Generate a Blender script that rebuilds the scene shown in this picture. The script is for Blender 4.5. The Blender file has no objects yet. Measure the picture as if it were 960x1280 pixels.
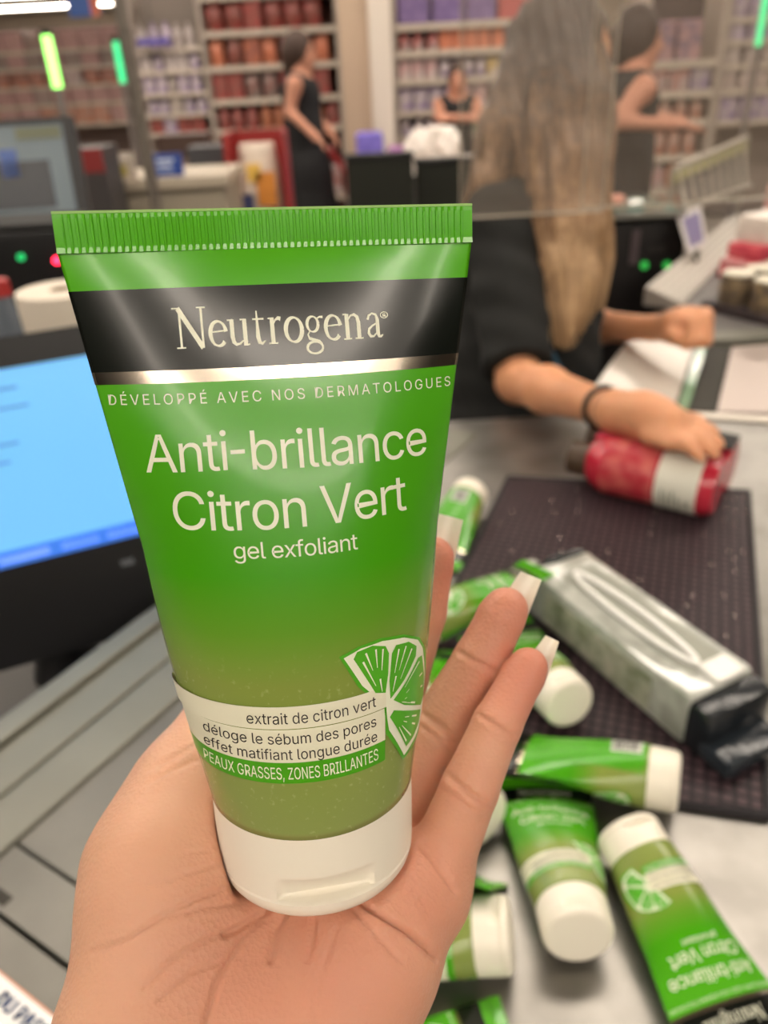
import bpy, bmesh, math, random
import numpy as np
from mathutils import Vector, Matrix, Quaternion
random.seed(7); rng = np.random.default_rng(7)
S = bpy.context.scene
COL = S.collection
PI = math.pi

# ------------------------------------------------------------------ camera, world, exposure
F_PX = 962.0
PITCH, ROLL = math.radians(30.0), math.radians(-3.0)
CAM = Vector((0, 0, 1.44))
_rt = Vector((1, 0, 0)); _up = Vector((0, math.sin(PITCH), math.cos(PITCH))); FW = Vector((0, math.cos(PITCH), -math.sin(PITCH)))
RT = math.cos(ROLL) * _rt + math.sin(ROLL) * _up
UP = -math.sin(ROLL) * _rt + math.cos(ROLL) * _up
cd = bpy.data.cameras.new('camera'); cam = bpy.data.objects.new('camera', cd); COL.objects.link(cam)
cd.sensor_fit = 'VERTICAL'; cd.sensor_height = 36.0; cd.lens = 36.0 * F_PX / 1280.0
cd.clip_start = 0.01; cd.clip_end = 200
cam.matrix_world = Matrix.Translation(CAM) @ Matrix((RT, UP, -FW)).transposed().to_4x4()
cd.dof.use_dof = True; cd.dof.focus_distance = 0.172; cd.dof.aperture_fstop = 12.0; cd.dof.aperture_blades = 0
S.camera = cam
S.view_settings.view_transform = 'Standard'; S.view_settings.look = 'None'
S.view_settings.exposure = 0.0; S.view_settings.gamma = 1.0; S.view_settings.use_curve_mapping = False
W = bpy.data.worlds.new('World'); S.world = W; W.use_nodes = True
W.node_tree.nodes['Background'].inputs[0].default_value = (1.0, 0.95, 0.89, 1)
W.node_tree.nodes['Background'].inputs[1].default_value = 0.0     # the store is closed in; only its own lamps light it
STRIP = 17.5     # strength of the ceiling strip lights

def ray(x, y): return FW + RT * ((x - 480) / F_PX) - UP * ((y - 640) / F_PX)
def P(x, y, d): return CAM + ray(x, y) * d                      # pixel + depth along the view axis
def G(x, y, z): r = ray(x, y); return CAM + r * ((z - CAM.z) / r.z)   # pixel on a horizontal plane
def Yp(x, y, Y): r = ray(x, y); return CAM + r * (Y / r.y)      # pixel on a vertical plane y = Y
def pix(v): d = Vector(v) - CAM; z = d.dot(FW); return (480 + F_PX * d.dot(RT) / z, 640 - F_PX * d.dot(UP) / z)
def cw(v): return CAM + (RT * v[0] - UP * v[1] + FW * v[2]) * 0.01   # camera-space centimetres (x right, y down, z forward)

# ------------------------------------------------------------------ materials
def lin(c):
    c = np.array(c, float) / 255.0
    return tuple(np.where(c <= .04045, c / 12.92, ((c + .055) / 1.055) ** 2.4)) + (1.0,)
MATS = {}
def mat(name, c, rough=.5, metal=0, c2=None, nscale=20, ndist='OBJECT', bump=0, bscale=80, emit=0, coat=0, trans=0, sss=0, spec=.5, ior=1.45, alpha=1, stretch=None, sheen=0):
    if name in MATS: return MATS[name]
    m = bpy.data.materials.new(name); m.use_nodes = True; nt = m.node_tree; b = nt.nodes['Principled BSDF']
    b.inputs['Base Color'].default_value = lin(c); b.inputs['Roughness'].default_value = rough; b.inputs['Metallic'].default_value = metal
    b.inputs['Specular IOR Level'].default_value = spec; b.inputs['IOR'].default_value = ior
    b.inputs['Coat Weight'].default_value = coat; b.inputs['Coat Roughness'].default_value = .08
    b.inputs['Transmission Weight'].default_value = trans; b.inputs['Alpha'].default_value = alpha
    b.inputs['Sheen Weight'].default_value = sheen
    if sss: b.inputs['Subsurface Weight'].default_value = sss; b.inputs['Subsurface Radius'].default_value = (.006, .0025, .0015); b.inputs['Subsurface Scale'].default_value = 1.0
    if emit: b.inputs['Emission Color'].default_value = lin(c); b.inputs['Emission Strength'].default_value = emit
    if c2 is not None or bump:
        tc = nt.nodes.new('ShaderNodeTexCoord'); mp = nt.nodes.new('ShaderNodeMapping'); nt.links.new(tc.outputs['Object'], mp.inputs[0])
        if stretch: mp.inputs['Scale'].default_value = stretch
    if c2 is not None:
        n = nt.nodes.new('ShaderNodeTexNoise'); n.inputs['Scale'].default_value = nscale; n.inputs['Detail'].default_value = 4
        nt.links.new(mp.outputs[0], n.inputs['Vector'])
        r = nt.nodes.new('ShaderNodeValToRGB'); r.color_ramp.elements[0].position = .35; r.color_ramp.elements[1].position = .65
        r.color_ramp.elements[0].color = lin(c); r.color_ramp.elements[1].color = lin(c2)
        nt.links.new(n.outputs['Fac'], r.inputs[0]); nt.links.new(r.outputs[0], b.inputs['Base Color'])
    if bump:
        n2 = nt.nodes.new('ShaderNodeTexNoise'); n2.inputs['Scale'].default_value = bscale; n2.inputs['Detail'].default_value = 3
        nt.links.new(mp.outputs[0], n2.inputs['Vector'])
        bp = nt.nodes.new('ShaderNodeBump'); bp.inputs['Strength'].default_value = bump; bp.inputs['Distance'].default_value = .002
        nt.links.new(n2.outputs['Fac'], bp.inputs['Height']); nt.links.new(bp.outputs[0], b.inputs['Normal'])
    MATS[name] = m; return m

# ------------------------------------------------------------------ mesh helpers
class MB:
    def __init__(s): s.v = []; s.f = []
    def add(s, vs, fs):
        k = len(s.v); s.v += [tuple(v) for v in vs]; s.f += [tuple(i + k for i in f) for f in fs]; return s
    def box(s, c, size, M=None, bev=0):
        x, y, z = [t / 2 for t in size]; c = Vector(c)
        if bev:
            b = min(bev, x * .9, y * .9, z * .9); bm = bmesh.new(); bmesh.ops.create_cube(bm, size=1)
            for v in bm.verts: v.co = Vector((v.co.x * 2 * x, v.co.y * 2 * y, v.co.z * 2 * z))
            bmesh.ops.bevel(bm, geom=bm.edges[:], offset=b, segments=2, affect='EDGES', profile=.6)
            bm.verts.index_update(); vs = [v.co.copy() for v in bm.verts]; fs = [[v.index for v in f.verts] for f in bm.faces]; bm.free()
        else:
            vs = [Vector((sx * x, sy * y, sz * z)) for sz in (-1, 1) for sy in (-1, 1) for sx in (-1, 1)]
            fs = [(0, 2, 3, 1), (4, 5, 7, 6), (0, 1, 5, 4), (2, 6, 7, 3), (0, 4, 6, 2), (1, 3, 7, 5)]
        if M is not None: vs = [M @ v for v in vs]
        return s.add([c + v for v in vs], fs)
    def prism(s, poly, z0, z1):        # horizontal polygon extruded
        n = len(poly)
        a = sum(poly[i][0] * poly[(i + 1) % n][1] - poly[(i + 1) % n][0] * poly[i][1] for i in range(n))
        if a < 0: poly = poly[::-1]
        vs = [(p[0], p[1], z0) for p in poly] + [(p[0], p[1], z1) for p in poly]
        return s.add(vs, [tuple(range(n))[::-1], tuple(range(n, 2 * n))] + [(i, (i + 1) % n, n + (i + 1) % n, n + i) for i in range(n)])
    def tube(s, pts, r, n=12, cap=True):
        pts = [Vector(p) for p in pts]; m = len(pts)
        if not hasattr(r, '__len__'): r = [r] * m
        t0 = (pts[1] - pts[0]).normalized(); a = t0.orthogonal().normalized(); vs = []
        for i in range(m):
            t = (pts[min(i + 1, m - 1)] - pts[max(i - 1, 0)]).normalized()
            a = (a - t * a.dot(t)).normalized(); b = t.cross(a)
            vs += [pts[i] + (a * math.cos(2 * PI * k / n) + b * math.sin(2 * PI * k / n)) * r[i] for k in range(n)]
        fs = [(i * n + k, i * n + (k + 1) % n, (i + 1) * n + (k + 1) % n, (i + 1) * n + k) for i in range(m - 1) for k in range(n)]
        if cap: fs += [tuple(range(n))[::-1], tuple(range((m - 1) * n, m * n))]
        return s.add(vs, fs)
    def lathe(s, prof, M=None, n=32, cap=True):    # prof: (r, z)
        vs = [Vector((r * math.cos(2 * PI * k / n), r * math.sin(2 * PI * k / n), z)) for r, z in prof for k in range(n)]
        if M is not None: vs = [M @ v for v in vs]
        m = len(prof)
        fs = [(i * n + k, i * n + (k + 1) % n, (i + 1) * n + (k + 1) % n, (i + 1) * n + k) for i in range(m - 1) for k in range(n)]
        if cap: fs += [tuple(range(n))[::-1], tuple(range((m - 1) * n, m * n))]
        return s.add(vs, fs)
    def slab(s, quad, th):    # four points + thickness along the normal
        q = [Vector(p) for p in quad]; nrm = (q[1] - q[0]).cross(q[3] - q[0]).normalized() * th
        vs = q + [p - nrm for p in q]
        return s.add(vs, [(0, 1, 2, 3), (7, 6, 5, 4), (0, 4, 5, 1), (1, 5, 6, 2), (2, 6, 7, 3), (3, 7, 4, 0)])

ORG = {}
def raw(name, vs, fs, material, smooth=False):
    me = bpy.data.meshes.new(name); me.from_pydata([tuple(v) for v in vs], [], [tuple(f) for f in fs]); me.update()
    if material is not None: me.materials.append(material)
    if smooth: me.polygons.foreach_set('use_smooth', [True] * len(me.polygons))
    return me
def tag(o, label=None, cat=None, group=None, kind=None):
    if label: o['label'] = label
    if cat: o['category'] = cat
    if group: o['group'] = group
    if kind: o['kind'] = kind
    return o
def thing(name, loc, label, cat, group=None):
    o = bpy.data.objects.new(name, None); COL.objects.link(o); o.location = loc; o.empty_display_size = .05
    ORG[o.name] = Vector(loc); return tag(o, label, cat, group)
def obj(name, mb, material, parent=None, smooth=False, origin=None, angle=None):
    """world-space mesh data -> one object; a part's data is stored relative to its thing"""
    vs, fs = (mb.v, mb.f) if isinstance(mb, MB) else mb
    A = np.array(vs, float).reshape(-1, 3)
    if parent is not None: off = ORG[parent.name]
    elif origin is not None: off = Vector(origin)
    else: off = Vector(((A[:, 0].min() + A[:, 0].max()) / 2, (A[:, 1].min() + A[:, 1].max()) / 2, A[:, 2].min()))
    A = A - np.array(off)
    me = raw(name, A, fs, material, smooth)
    o = bpy.data.objects.new(name, me); COL.objects.link(o)
    if angle is not None: me.set_sharp_from_angle(angle=math.radians(angle))
    if parent is not None: o.parent = parent; ORG[o.name] = off
    else: o.location = off; ORG[o.name] = Vector(off)
    return o
def struct(name, mb, material, parent=None, **k):
    o = obj(name, mb, material, parent, **k)
    if parent is None: o['kind'] = 'structure'
    return o
def copy_tree(o, parent=None):
    c = o.copy(); COL.objects.link(c); c.parent = parent
    for ch in o.children: copy_tree(ch, c)
    return c
def Rz(a): return Matrix.Rotation(a, 4, 'Z')

# ------------------------------------------------------------------ implicit surfaces (bodies, hands)
def surface_nets(D, org, h):
    s = D < 0
    n = np.array(D.shape) - 1
    cnt = np.zeros(n, np.int8)
    offs = [(i, j, k) for i in (0, 1) for j in (0, 1) for k in (0, 1)]
    for o in offs: cnt += s[o[0]:o[0] + n[0], o[1]:o[1] + n[1], o[2]:o[2] + n[2]]
    idx = np.argwhere((cnt > 0) & (cnt < 8)); ids = -np.ones(n, np.int64); ids[tuple(idx.T)] = np.arange(len(idx))
    acc = np.zeros((len(idx), 3)); c = np.zeros(len(idx))
    for a in offs:
        for ax in range(3):
            if a[ax] == 0:
                b = list(a); b[ax] = 1
                d0 = D[tuple((idx + a).T)]; d1 = D[tuple((idx + b).T)]; m = (d0 < 0) != (d1 < 0)
                t = d0[m] / (d0[m] - d1[m]); p = np.array(a, float)[None].repeat(m.sum(), 0); p[:, ax] += t
                acc[m] += p; c[m] += 1
    V = (idx + acc / c[:, None]) * h + np.array(org)
    Q = []
    for ax in range(3):
        b, e = (ax + 1) % 3, (ax + 2) % 3
        sl0 = [slice(None)] * 3; sl1 = [slice(None)] * 3; sl0[ax] = slice(0, -1); sl1[ax] = slice(1, None)
        s0 = s[tuple(sl0)]; s1 = s[tuple(sl1)]
        e_idx = np.argwhere(s0 != s1); ok = (e_idx[:, b] > 0) & (e_idx[:, e] > 0) & (e_idx[:, b] < n[b]) & (e_idx[:, e] < n[e]); e_idx = e_idx[ok]
        fl = s0[tuple(e_idx.T)]
        q = []
        for db, de in ((1, 1), (0, 1), (0, 0), (1, 0)):
            k = e_idx.copy(); k[:, b] -= db; k[:, e] -= de; q.append(ids[tuple(k.T)])
        q = np.array(q).T; q[~fl] = q[~fl][:, ::-1]; Q.append(q)
    return V, np.concatenate(Q)
def cone(p, a, b, ra, rb):
    a = np.array(a, np.float32); b = np.array(b, np.float32); ba = b - a; l = max(float(ba @ ba), 1e-9)
    t = np.clip((p - a) @ ba / l, 0, 1)
    return np.linalg.norm(p - a - t[:, None] * ba, axis=1) - (ra + (rb - ra) * t)
def ell(p, c, r, R=None):
    q = p - np.array(c, np.float32)
    if R is not None: q = q @ np.array(R, np.float32)
    r = np.array(r, np.float32); k0 = np.linalg.norm(q / r, axis=1); k1 = np.linalg.norm(q / (r * r), axis=1) + 1e-9
    return k0 * (k0 - 1) / k1
def smin(a, b, k):
    hh = np.maximum(k - np.abs(a - b), 0) / k
    return np.minimum(a, b) - hh * hh * k * .25
def chain(p, pts, k=.3):      # pts: (xyz, r)
    d = None
    for (a, ra), (b, rb) in zip(pts[:-1], pts[1:]):
        e = cone(p, a, b, ra, rb); d = e if d is None else smin(d, e, k)
    return d
def sdf_mesh(fn, lo, hi, h, up=4):
    lo = np.array(lo, float); hi = np.array(hi, float); H = h * up
    nc = np.ceil((hi - lo) / H).astype(int) + 1
    ax = [lo[i] + H * (np.arange(nc[i])) for i in range(3)]
    g = np.stack(np.meshgrid(*ax, indexing='ij'), -1).reshape(-1, 3).astype(np.float32)
    Dc = fn(g).reshape(nc)
    U = Dc.repeat(up, 0).repeat(up, 1).repeat(up, 2)
    m = np.abs(U) < H * 2.2
    ii = np.argwhere(m); pts = (lo + ii * h).astype(np.float32)
    D = np.where(U < 0, -1.0, 1.0).astype(np.float32) * H; D[m] = fn(pts)
    D[D == 0] = 1e-6
    return surface_nets(D, lo, h)
# ------------------------------------------------------------------ room shell and ceiling lights
m_floor = mat('floor_tile', (124, 116, 107), .35, c2=(138, 130, 120), nscale=1.5)
m_ceil = mat('ceiling_white', (150, 143, 134), .9)
m_wall = mat('wall_beige', (196, 182, 166), .9, c2=(186, 172, 156), nscale=.8)
struct('floor', MB().prism([(-22, -20), (26, -20), (26, 34), (-22, 34)], -.05, 0), m_floor)
struct('ceiling', MB().prism([(-22, -20), (26, -20), (26, 34), (-22, 34)], 3.7, 3.8), m_ceil)
struct('wall_back', MB().box((2, 34.1, 1.85), (48, .2, 3.7)), m_wall)
struct('wall_front', MB().box((2, -20.1, 1.85), (48, .2, 3.7)), mat('wall_taupe', (110, 98, 88), .9))
struct('wall_left', MB().box((-22.1, 7, 1.85), (.2, 54, 3.7)), m_wall)
struct('wall_right', MB().box((26.1, 7, 1.85), (.2, 54, 3.7)), m_wall)
m_diff = mat('light_diffuser', (255, 242, 226), .6, emit=STRIP)
m_hous = mat('light_housing', (225, 222, 214), .5)
k = 0
for yy in (-4.4, -2.5, 1.9, 5.4, 8.9, 13, 18, 22, 26, 30):
    for xc in ((-2.8, 2.8) if yy < 12 else (-9, 0, 9)):
        ln = 5.6 if yy < 12 else 7.5
        k += 1
        seen = False
        for ix in range(41):
            d_ = Vector((xc - ln / 2 + ln * ix / 40, yy, 3.6)) - CAM
            if d_.dot(FW) > .1:
                u_, v_ = pix(d_ + CAM); seen = seen or (0 < u_ < 960 and 0 < v_ < 1280)
        t = thing('ceiling_light' if seen else 'ceiling_light_offscreen', (xc, yy, 3.6), 'long white fluorescent strip light under the store ceiling', 'light', 'ceiling strip lights')
        obj('housing', MB().box((xc, yy, 3.665), (ln, .46, .07)), m_hous, t)
        obj('diffuser', MB().box((xc, yy, 3.615), (ln - .1, .38, .03), bev=.01), m_diff, t)

# ------------------------------------------------------------------ scrub tube (local metres: +Z cap to crimp, front = -Y)
TL, TR, TW, TC, CRH = .1622, .0259, .0884, .0254, .0078
def tube_xy(th, s):
    """cross-section point; th = angle on the cap circle (front = 3/2 pi), s = height"""
    t = min(max((s - TC) / (TL - CRH - TC), 0), 1)
    tri = 1 - 2 * ((th % (2 * PI)) / PI) if (th % (2 * PI)) <= PI else -1 + 2 * (((th % (2 * PI)) - PI) / PI)
    g = math.cos(th) * (1 - .75 * t) + tri * .75 * t
    a = TR + (TW / 2 - TR) * t + (.0012 * math.sin(PI * t / .5) if t < .5 else 0)
    b = TR * (1 - t ** 1.35) ** .92 + .0006
    # pinch the sides when flat
    return a * g, b * (math.sin(th) * (1 - .35 * t) + .35 * t * math.copysign(abs(math.sin(th)) ** 1.6, math.sin(th)))
_TH = np.linspace(PI, 2 * PI, 241)
def tube_front(X, s, back=False, off=.00012):
    xs = np.array([tube_xy(th, s) for th in _TH]); th = np.interp(X, xs[:, 0], _TH)
    x, y = tube_xy(th, s); d = .002
    x2, y2 = tube_xy(th + d, s); x1, y1 = tube_xy(th - d, s)
    n = Vector((y2 - y1, -(x2 - x1))).normalized()
    x += n.x * off; y += n.y * off
    return Vector((-x, -y, s)) if back else Vector((x, y, s))
# pose of the tube in the hand (camera centimetres)
_c = np.array((-1.778, 9.164, 20.763)); _w = Vector((-.038, -.962, -.272)).normalized(); _ax = Vector((.981, -.088, .173))
def cdir(v): return (RT * v[0] - UP * v[1] + FW * v[2]).normalized()
Zt = cdir(_w); Xt = cdir(_ax); Xt = (Xt - Zt * Xt.dot(Zt)).normalized(); Yt = Zt.cross(Xt)
TUBE_M = Matrix.Translation(cw(_c)) @ Matrix((Xt, Yt, Zt)).transposed().to_4x4()
_gs = np.linspace(.004, TL, 330); _grid = []
for s_ in _gs:
    for th in np.linspace(PI, 2 * PI, 141):
        x, y = tube_xy(th, s_); v = TUBE_M @ Vector((x, y, s_)); _grid.append((x, s_) + tuple(pix(v)))
_grid = np.array(_grid)
def p2t(px, py):          # a photo pixel on the printed front -> (X, s)
    d = (_grid[:, 2] - px) ** 2 + (_grid[:, 3] - py) ** 2; i = np.argsort(d)[:4]; w = 1 / (d[i] + .05)
    return float((_grid[i, 0] * w).sum() / w.sum()), float((_grid[i, 1] * w).sum() / w.sum())

try: SANS = bpy.data.fonts.load(bpy.utils.system_resource('DATAFILES') + '/fonts/Inter.woff2')   # a face that ships with Blender
except Exception: SANS = None
_gth = np.linspace(PI - .5, 2 * PI + .3, 261); _gs2 = np.linspace(.02, .09, 181); _g2 = []
for s_ in _gs2:
    for th in _gth:
        x, y = tube_xy(th, s_); v = TUBE_M @ Vector((x, y, s_)); x2, y2 = tube_xy(th + .01, s_); nrm = TUBE_M.to_3x3() @ Vector((y2 - y, x - x2, 0))
        q_ = pix(v) if nrm.dot(v - CAM) < 0 else (1e5, 1e5)
        _g2.append((th, s_) + tuple(q_))
_g2 = np.array(_g2)
def p2th(px, py):
    d = (_g2[:, 2] - px) ** 2 + (_g2[:, 3] - py) ** 2; i = np.argsort(d)[:3]; w = 1 / (d[i] + .02)
    return float((_g2[i, 0] * w).sum() / w.sum()), float((_g2[i, 1] * w).sum() / w.sum())
def th_pt(th, s, off=.0001):
    x, y = tube_xy(th, s); x2, y2 = tube_xy(th + .002, s); x1, y1 = tube_xy(th - .002, s); n = Vector((y2 - y1, -(x2 - x1))).normalized() * off
    return Vector((x + n.x, y + n.y, s))
def thpatch(t0, t1, s0, s1, nx=40, ns=4, off=.0001):
    vs = [th_pt(t0 + (t1 - t0) * i / nx, s0 + (s1 - s0) * j / ns, off) for j in range(ns + 1) for i in range(nx + 1)]
    return vs, [(j * (nx + 1) + i, j * (nx + 1) + i + 1, (j + 1) * (nx + 1) + i + 1, (j + 1) * (nx + 1) + i) for j in range(ns) for i in range(nx)]
def text2d(s, spacing=1.0):
    cu = bpy.data.curves.new('t', 'FONT'); cu.body = s; cu.resolution_u = 3; cu.space_character = spacing; cu.fill_mode = 'FRONT'
    if SANS: cu.font = SANS
    o = bpy.data.objects.new('t', cu); COL.objects.link(o); dg = bpy.context.evaluated_depsgraph_get()
    me = bpy.data.meshes.new_from_object(o.evaluated_get(dg))
    V = np.array([v.co[:2] for v in me.vertices]); Fc = [tuple(p.vertices) for p in me.polygons]
    bpy.data.objects.remove(o); bpy.data.curves.remove(cu); bpy.data.meshes.remove(me)
    return V, Fc
REF = None
def fit(V, x0, x1, y0, caph, ref=None):      # text units -> target box; ref = cap height of the letters
    global REF
    if ref is None:
        if REF is None: REF = float(text2d('H')[0][:, 1].max())
        ref = REF
    W0, W1 = V[:, 0].min(), V[:, 0].max(); out = V.copy()
    out[:, 0] = x0 + (V[:, 0] - W0) / (W1 - W0) * (x1 - x0); out[:, 1] = y0 + V[:, 1] / ref * caph
    return out
# hand-drawn old-style serif letters (x-height 1)
def serif_word(word):
    def rib(pts, w):
        pts = [Vector(p) for p in pts]; vs = []; 
        if not hasattr(w, '__len__'): w = [w] * len(pts)
        for i, p in enumerate(pts):
            t = (pts[min(i + 1, len(pts) - 1)] - pts[max(i - 1, 0)]).normalized(); n = Vector((-t.y, t.x)) * w[i] / 2; vs += [p + n, p - n]
        return vs, [(2 * i, 2 * i + 1, 2 * i + 3, 2 * i + 2) for i in range(len(pts) - 1)]
    def arc(cx, cy, rx, ry, a0, a1, w0, w1, n=22):   # stress: w0 at sides, w1 at top and bottom
        A = [math.radians(a0 + (a1 - a0) * i / n) for i in range(n + 1)]
        return rib([(cx + rx * math.cos(a), cy + ry * math.sin(a)) for a in A], [w1 + (w0 - w1) * abs(math.cos(a + .25)) ** 1.4 for a in A])
    def bar(x0, y0, x1, y1, w): return rib([(x0, y0), (x1, y1)], w)
    def ser(x, y, l=.34): return bar(x - l / 2, y, x + l / 2, y, .055)
    T, t_ = .195, .075
    L = {}
    L['N'] = (1.62, [bar(.3, .03, .3, 1.52, t_ + .03), bar(.24, 1.5, 1.3, 0, .21), bar(1.32, 0, 1.32, 1.5, t_ + .03), ser(.28, .03, .42), ser(.16, 1.5, .4), ser(1.32, 1.5, .42)])
    L['e'] = (.92, [arc(.46, .5, .37, .46, 8, 318, T, t_), bar(.12, .56, .83, .60, .055)])
    L['u'] = (1.16, [rib([(.22, 1), (.22, .35), (.26, .16), (.38, .06), (.54, .08), (.72, .2)], [T, T, T * .95, .12, .08, .06]), bar(.82, 0, .82, 1, T), ser(.14, .98, .26), ser(.74, .98, .26), bar(.82, .03, 1.02, .05, .06)])
    L['t'] = (.74, [rib([(.28, 1.28), (.28, .3), (.33, .1), (.46, .05), (.62, .14)], [.06, T, T * .9, .11, .05]), bar(.06, .97, .6, .97, .07)])
    L['r'] = (.78, [bar(.26, 0, .26, 1, T), ser(.26, .03, .42), ser(.17, .97, .2), rib([(.3, .72), (.42, .9), (.56, .97), (.68, .93)], [.05, .07, .14, .17])])
    L['o'] = (1.04, [arc(.52, .5, .39, .46, 0, 360, T + .01, t_, 36)])
    L['g'] = (.98, [arc(.42, .67, .27, .29, 0, 360, .15, .055, 30), arc(.46, -.22, .38, .22, 0, 360, .11, .07, 30), rib([(.26, .42), (.16, .28), (.22, .14), (.45, .06), (.7, 0), (.82, -.12)], [.05, .08, .11, .13, .12, .1]), rib([(.62, .86), (.78, .93), (.94, .92)], [.05, .07, .1])])
    L['n'] = (1.18, [bar(.26, 0, .26, .98, T), ser(.26, .03, .4), ser(.17, .97, .2), rib([(.3, .74), (.46, .92), (.64, .95), (.78, .86), (.84, .66), (.84, 0)], [.05, .08, .11, .15, T, T]), ser(.84, .03, .4)])
    L['a'] = (.98, [rib([(.16, .72), (.22, .88), (.4, .96), (.58, .9), (.65, .72), (.65, .2), (.7, .06), (.8, .05), (.9, .12)], [.13, .1, .06, .1, T * .95, T, .13, .09, .05]), rib([(.62, .58), (.38, .48), (.2, .36), (.17, .2), (.26, .08), (.42, .07), (.62, .22)], [.05, .07, .11, .15, .13, .08, .05])])
    V, Fc, x = [], [], 0
    for ch in word:
        adv, parts = L[ch]
        for vs, fs in parts:
            k0 = len(V); V += [(v.x + x, v.y) for v in vs]; Fc += [tuple(i + k0 for i in f) for f in fs]
        x += adv * .985
    return np.array(V), Fc
def on_tube(V, Fc, back=False, off=.00016): return [tube_front(x, s, back, off) for x, s in V], Fc
def patch(x0, x1, s0, s1, nx=40, ns=4, back=False, off=.0001):
    vs = [tube_front(x0 + (x1 - x0) * i / nx, s0 + (s1 - s0) * j / ns, back, off) for j in range(ns + 1) for i in range(nx + 1)]
    return vs, [(j * (nx + 1) + i, j * (nx + 1) + i + 1, (j + 1) * (nx + 1) + i + 1, (j + 1) * (nx + 1) + i) for j in range(ns) for i in range(nx)]
def ring(s0, s1, off, ns=3, n=160):
    vs = []
    for j in range(ns + 1):
        s = s0 + (s1 - s0) * j / ns
        for i in range(n):
            th = 2 * PI * i / n; x, y = tube_xy(th, s); x2, y2 = tube_xy(th + .002, s); x1, y1 = tube_xy(th - .002, s)
            nv = Vector((y2 - y1, -(x2 - x1))).normalized() * off; vs.append((x + nv.x, y + nv.y, s))
    return vs, [(j * n + i, j * n + (i + 1) % n, (j + 1) * n + (i + 1) % n, (j + 1) * n + i) for j in range(ns) for i in range(n)]

S_BLACK1 = (p2t(150, 361)[1] + p2t(530, 350)[1]) / 2
S_BLACK0 = (p2t(180, 464)[1] + p2t(500, 447)[1]) / 2
S_FOIL0 = (p2t(180, 479)[1] + p2t(500, 463)[1]) / 2
def tube_material():
    m = bpy.data.materials.new('tube_plastic'); m.use_nodes = True; nt = m.node_tree; b = nt.nodes['Principled BSDF']
    tc = nt.nodes.new('ShaderNodeTexCoord'); sp = nt.nodes.new('ShaderNodeSeparateXYZ'); nt.links.new(tc.outputs['Object'], sp.inputs[0])
    mr = nt.nodes.new('ShaderNodeMapRange'); mr.inputs['From Min'].default_value = TC; mr.inputs['From Max'].default_value = TL; nt.links.new(sp.outputs['Z'], mr.inputs[0])
    r = nt.nodes.new('ShaderNodeValToRGB'); e = r.color_ramp.elements
    g0 = (p2t(380, 850)[1] - TC) / (TL - TC); g1 = (p2t(360, 735)[1] - TC) / (TL - TC)
    e[0].position = 0; e[0].color = lin((131, 146, 78)); e[1].position = 1; e[1].color = lin((82, 172, 20))
    for p_, c_ in ((g0 - .01, (128, 145, 66)), ((g0 + g1) / 2, (96, 148, 40)), (g1 + .02, (66, 152, 14)), (.75, (78, 164, 30))):
        x = e.new(p_); x.color = lin(c_)
    nt.links.new(mr.outputs[0], r.inputs[0])
    # exfoliating grains suspended in the gel
    n = nt.nodes.new('ShaderNodeTexNoise'); n.inputs['Scale'].default_value = 700; n.inputs['Detail'].default_value = 2; nt.links.new(tc.outputs['Object'], n.inputs['Vector'])
    rr = nt.nodes.new('ShaderNodeMapRange'); rr.inputs['From Min'].default_value = .62; rr.inputs['From Max'].default_value = .75; nt.links.new(n.outputs['Fac'], rr.inputs[0])
    gz = nt.nodes.new('ShaderNodeMapRange'); gz.inputs['From Min'].default_value = g0 + .05; gz.inputs['From Max'].default_value = g0 - .03; gz.inputs['To Max'].default_value = .35; nt.links.new(mr.outputs[0], gz.inputs[0])
    mu = nt.nodes.new('ShaderNodeMath'); mu.operation = 'MULTIPLY'; nt.links.new(rr.outputs[0], mu.inputs[0]); nt.links.new(gz.outputs[0], mu.inputs[1])
    mx = nt.nodes.new('ShaderNodeMix'); mx.data_type = 'RGBA'; nt.links.new(mu.outputs[0], mx.inputs[0]); nt.links.new(r.outputs[0], mx.inputs[6]); mx.inputs[7].default_value = lin((178, 190, 130))
    nt.links.new(mx.outputs[2], b.inputs['Base Color'])
    b.inputs['Roughness'].default_value = .21; b.inputs['Coat Weight'].default_value = .12; b.inputs['Coat Roughness'].default_value = .06
    # slow dents of the squeezed wall
    n2 = nt.nodes.new('ShaderNodeTexNoise'); n2.inputs['Scale'].default_value = 28; n2.inputs['Detail'].default_value = 1; nt.links.new(tc.outputs['Object'], n2.inputs['Vector'])
    bp = nt.nodes.new('ShaderNodeBump'); bp.inputs['Strength'].default_value = .35; bp.inputs['Distance'].default_value = .004; nt.links.new(n2.outputs['Fac'], bp.inputs['Height']); nt.links.new(bp.outputs[0], b.inputs['Normal'])
    return m
m_tube = tube_material()
m_black = mat('print_black', (17, 21, 17), .2, coat=.1)
m_foil = mat('foil_silver', (222, 210, 192), .16, 1.0)
m_cream = mat('print_cream', (228, 230, 208), .35)
m_labelw = mat('print_white', (222, 220, 196), .3)
m_dark = mat('print_dark', (38, 36, 30), .5)
m_pgreen = mat('print_green', (72, 158, 20), .3)
m_pgreen2 = mat('print_lime', (80, 168, 36), .3)
m_cap = mat('cap_white', (232, 226, 210), .38, sss=.0)

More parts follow.
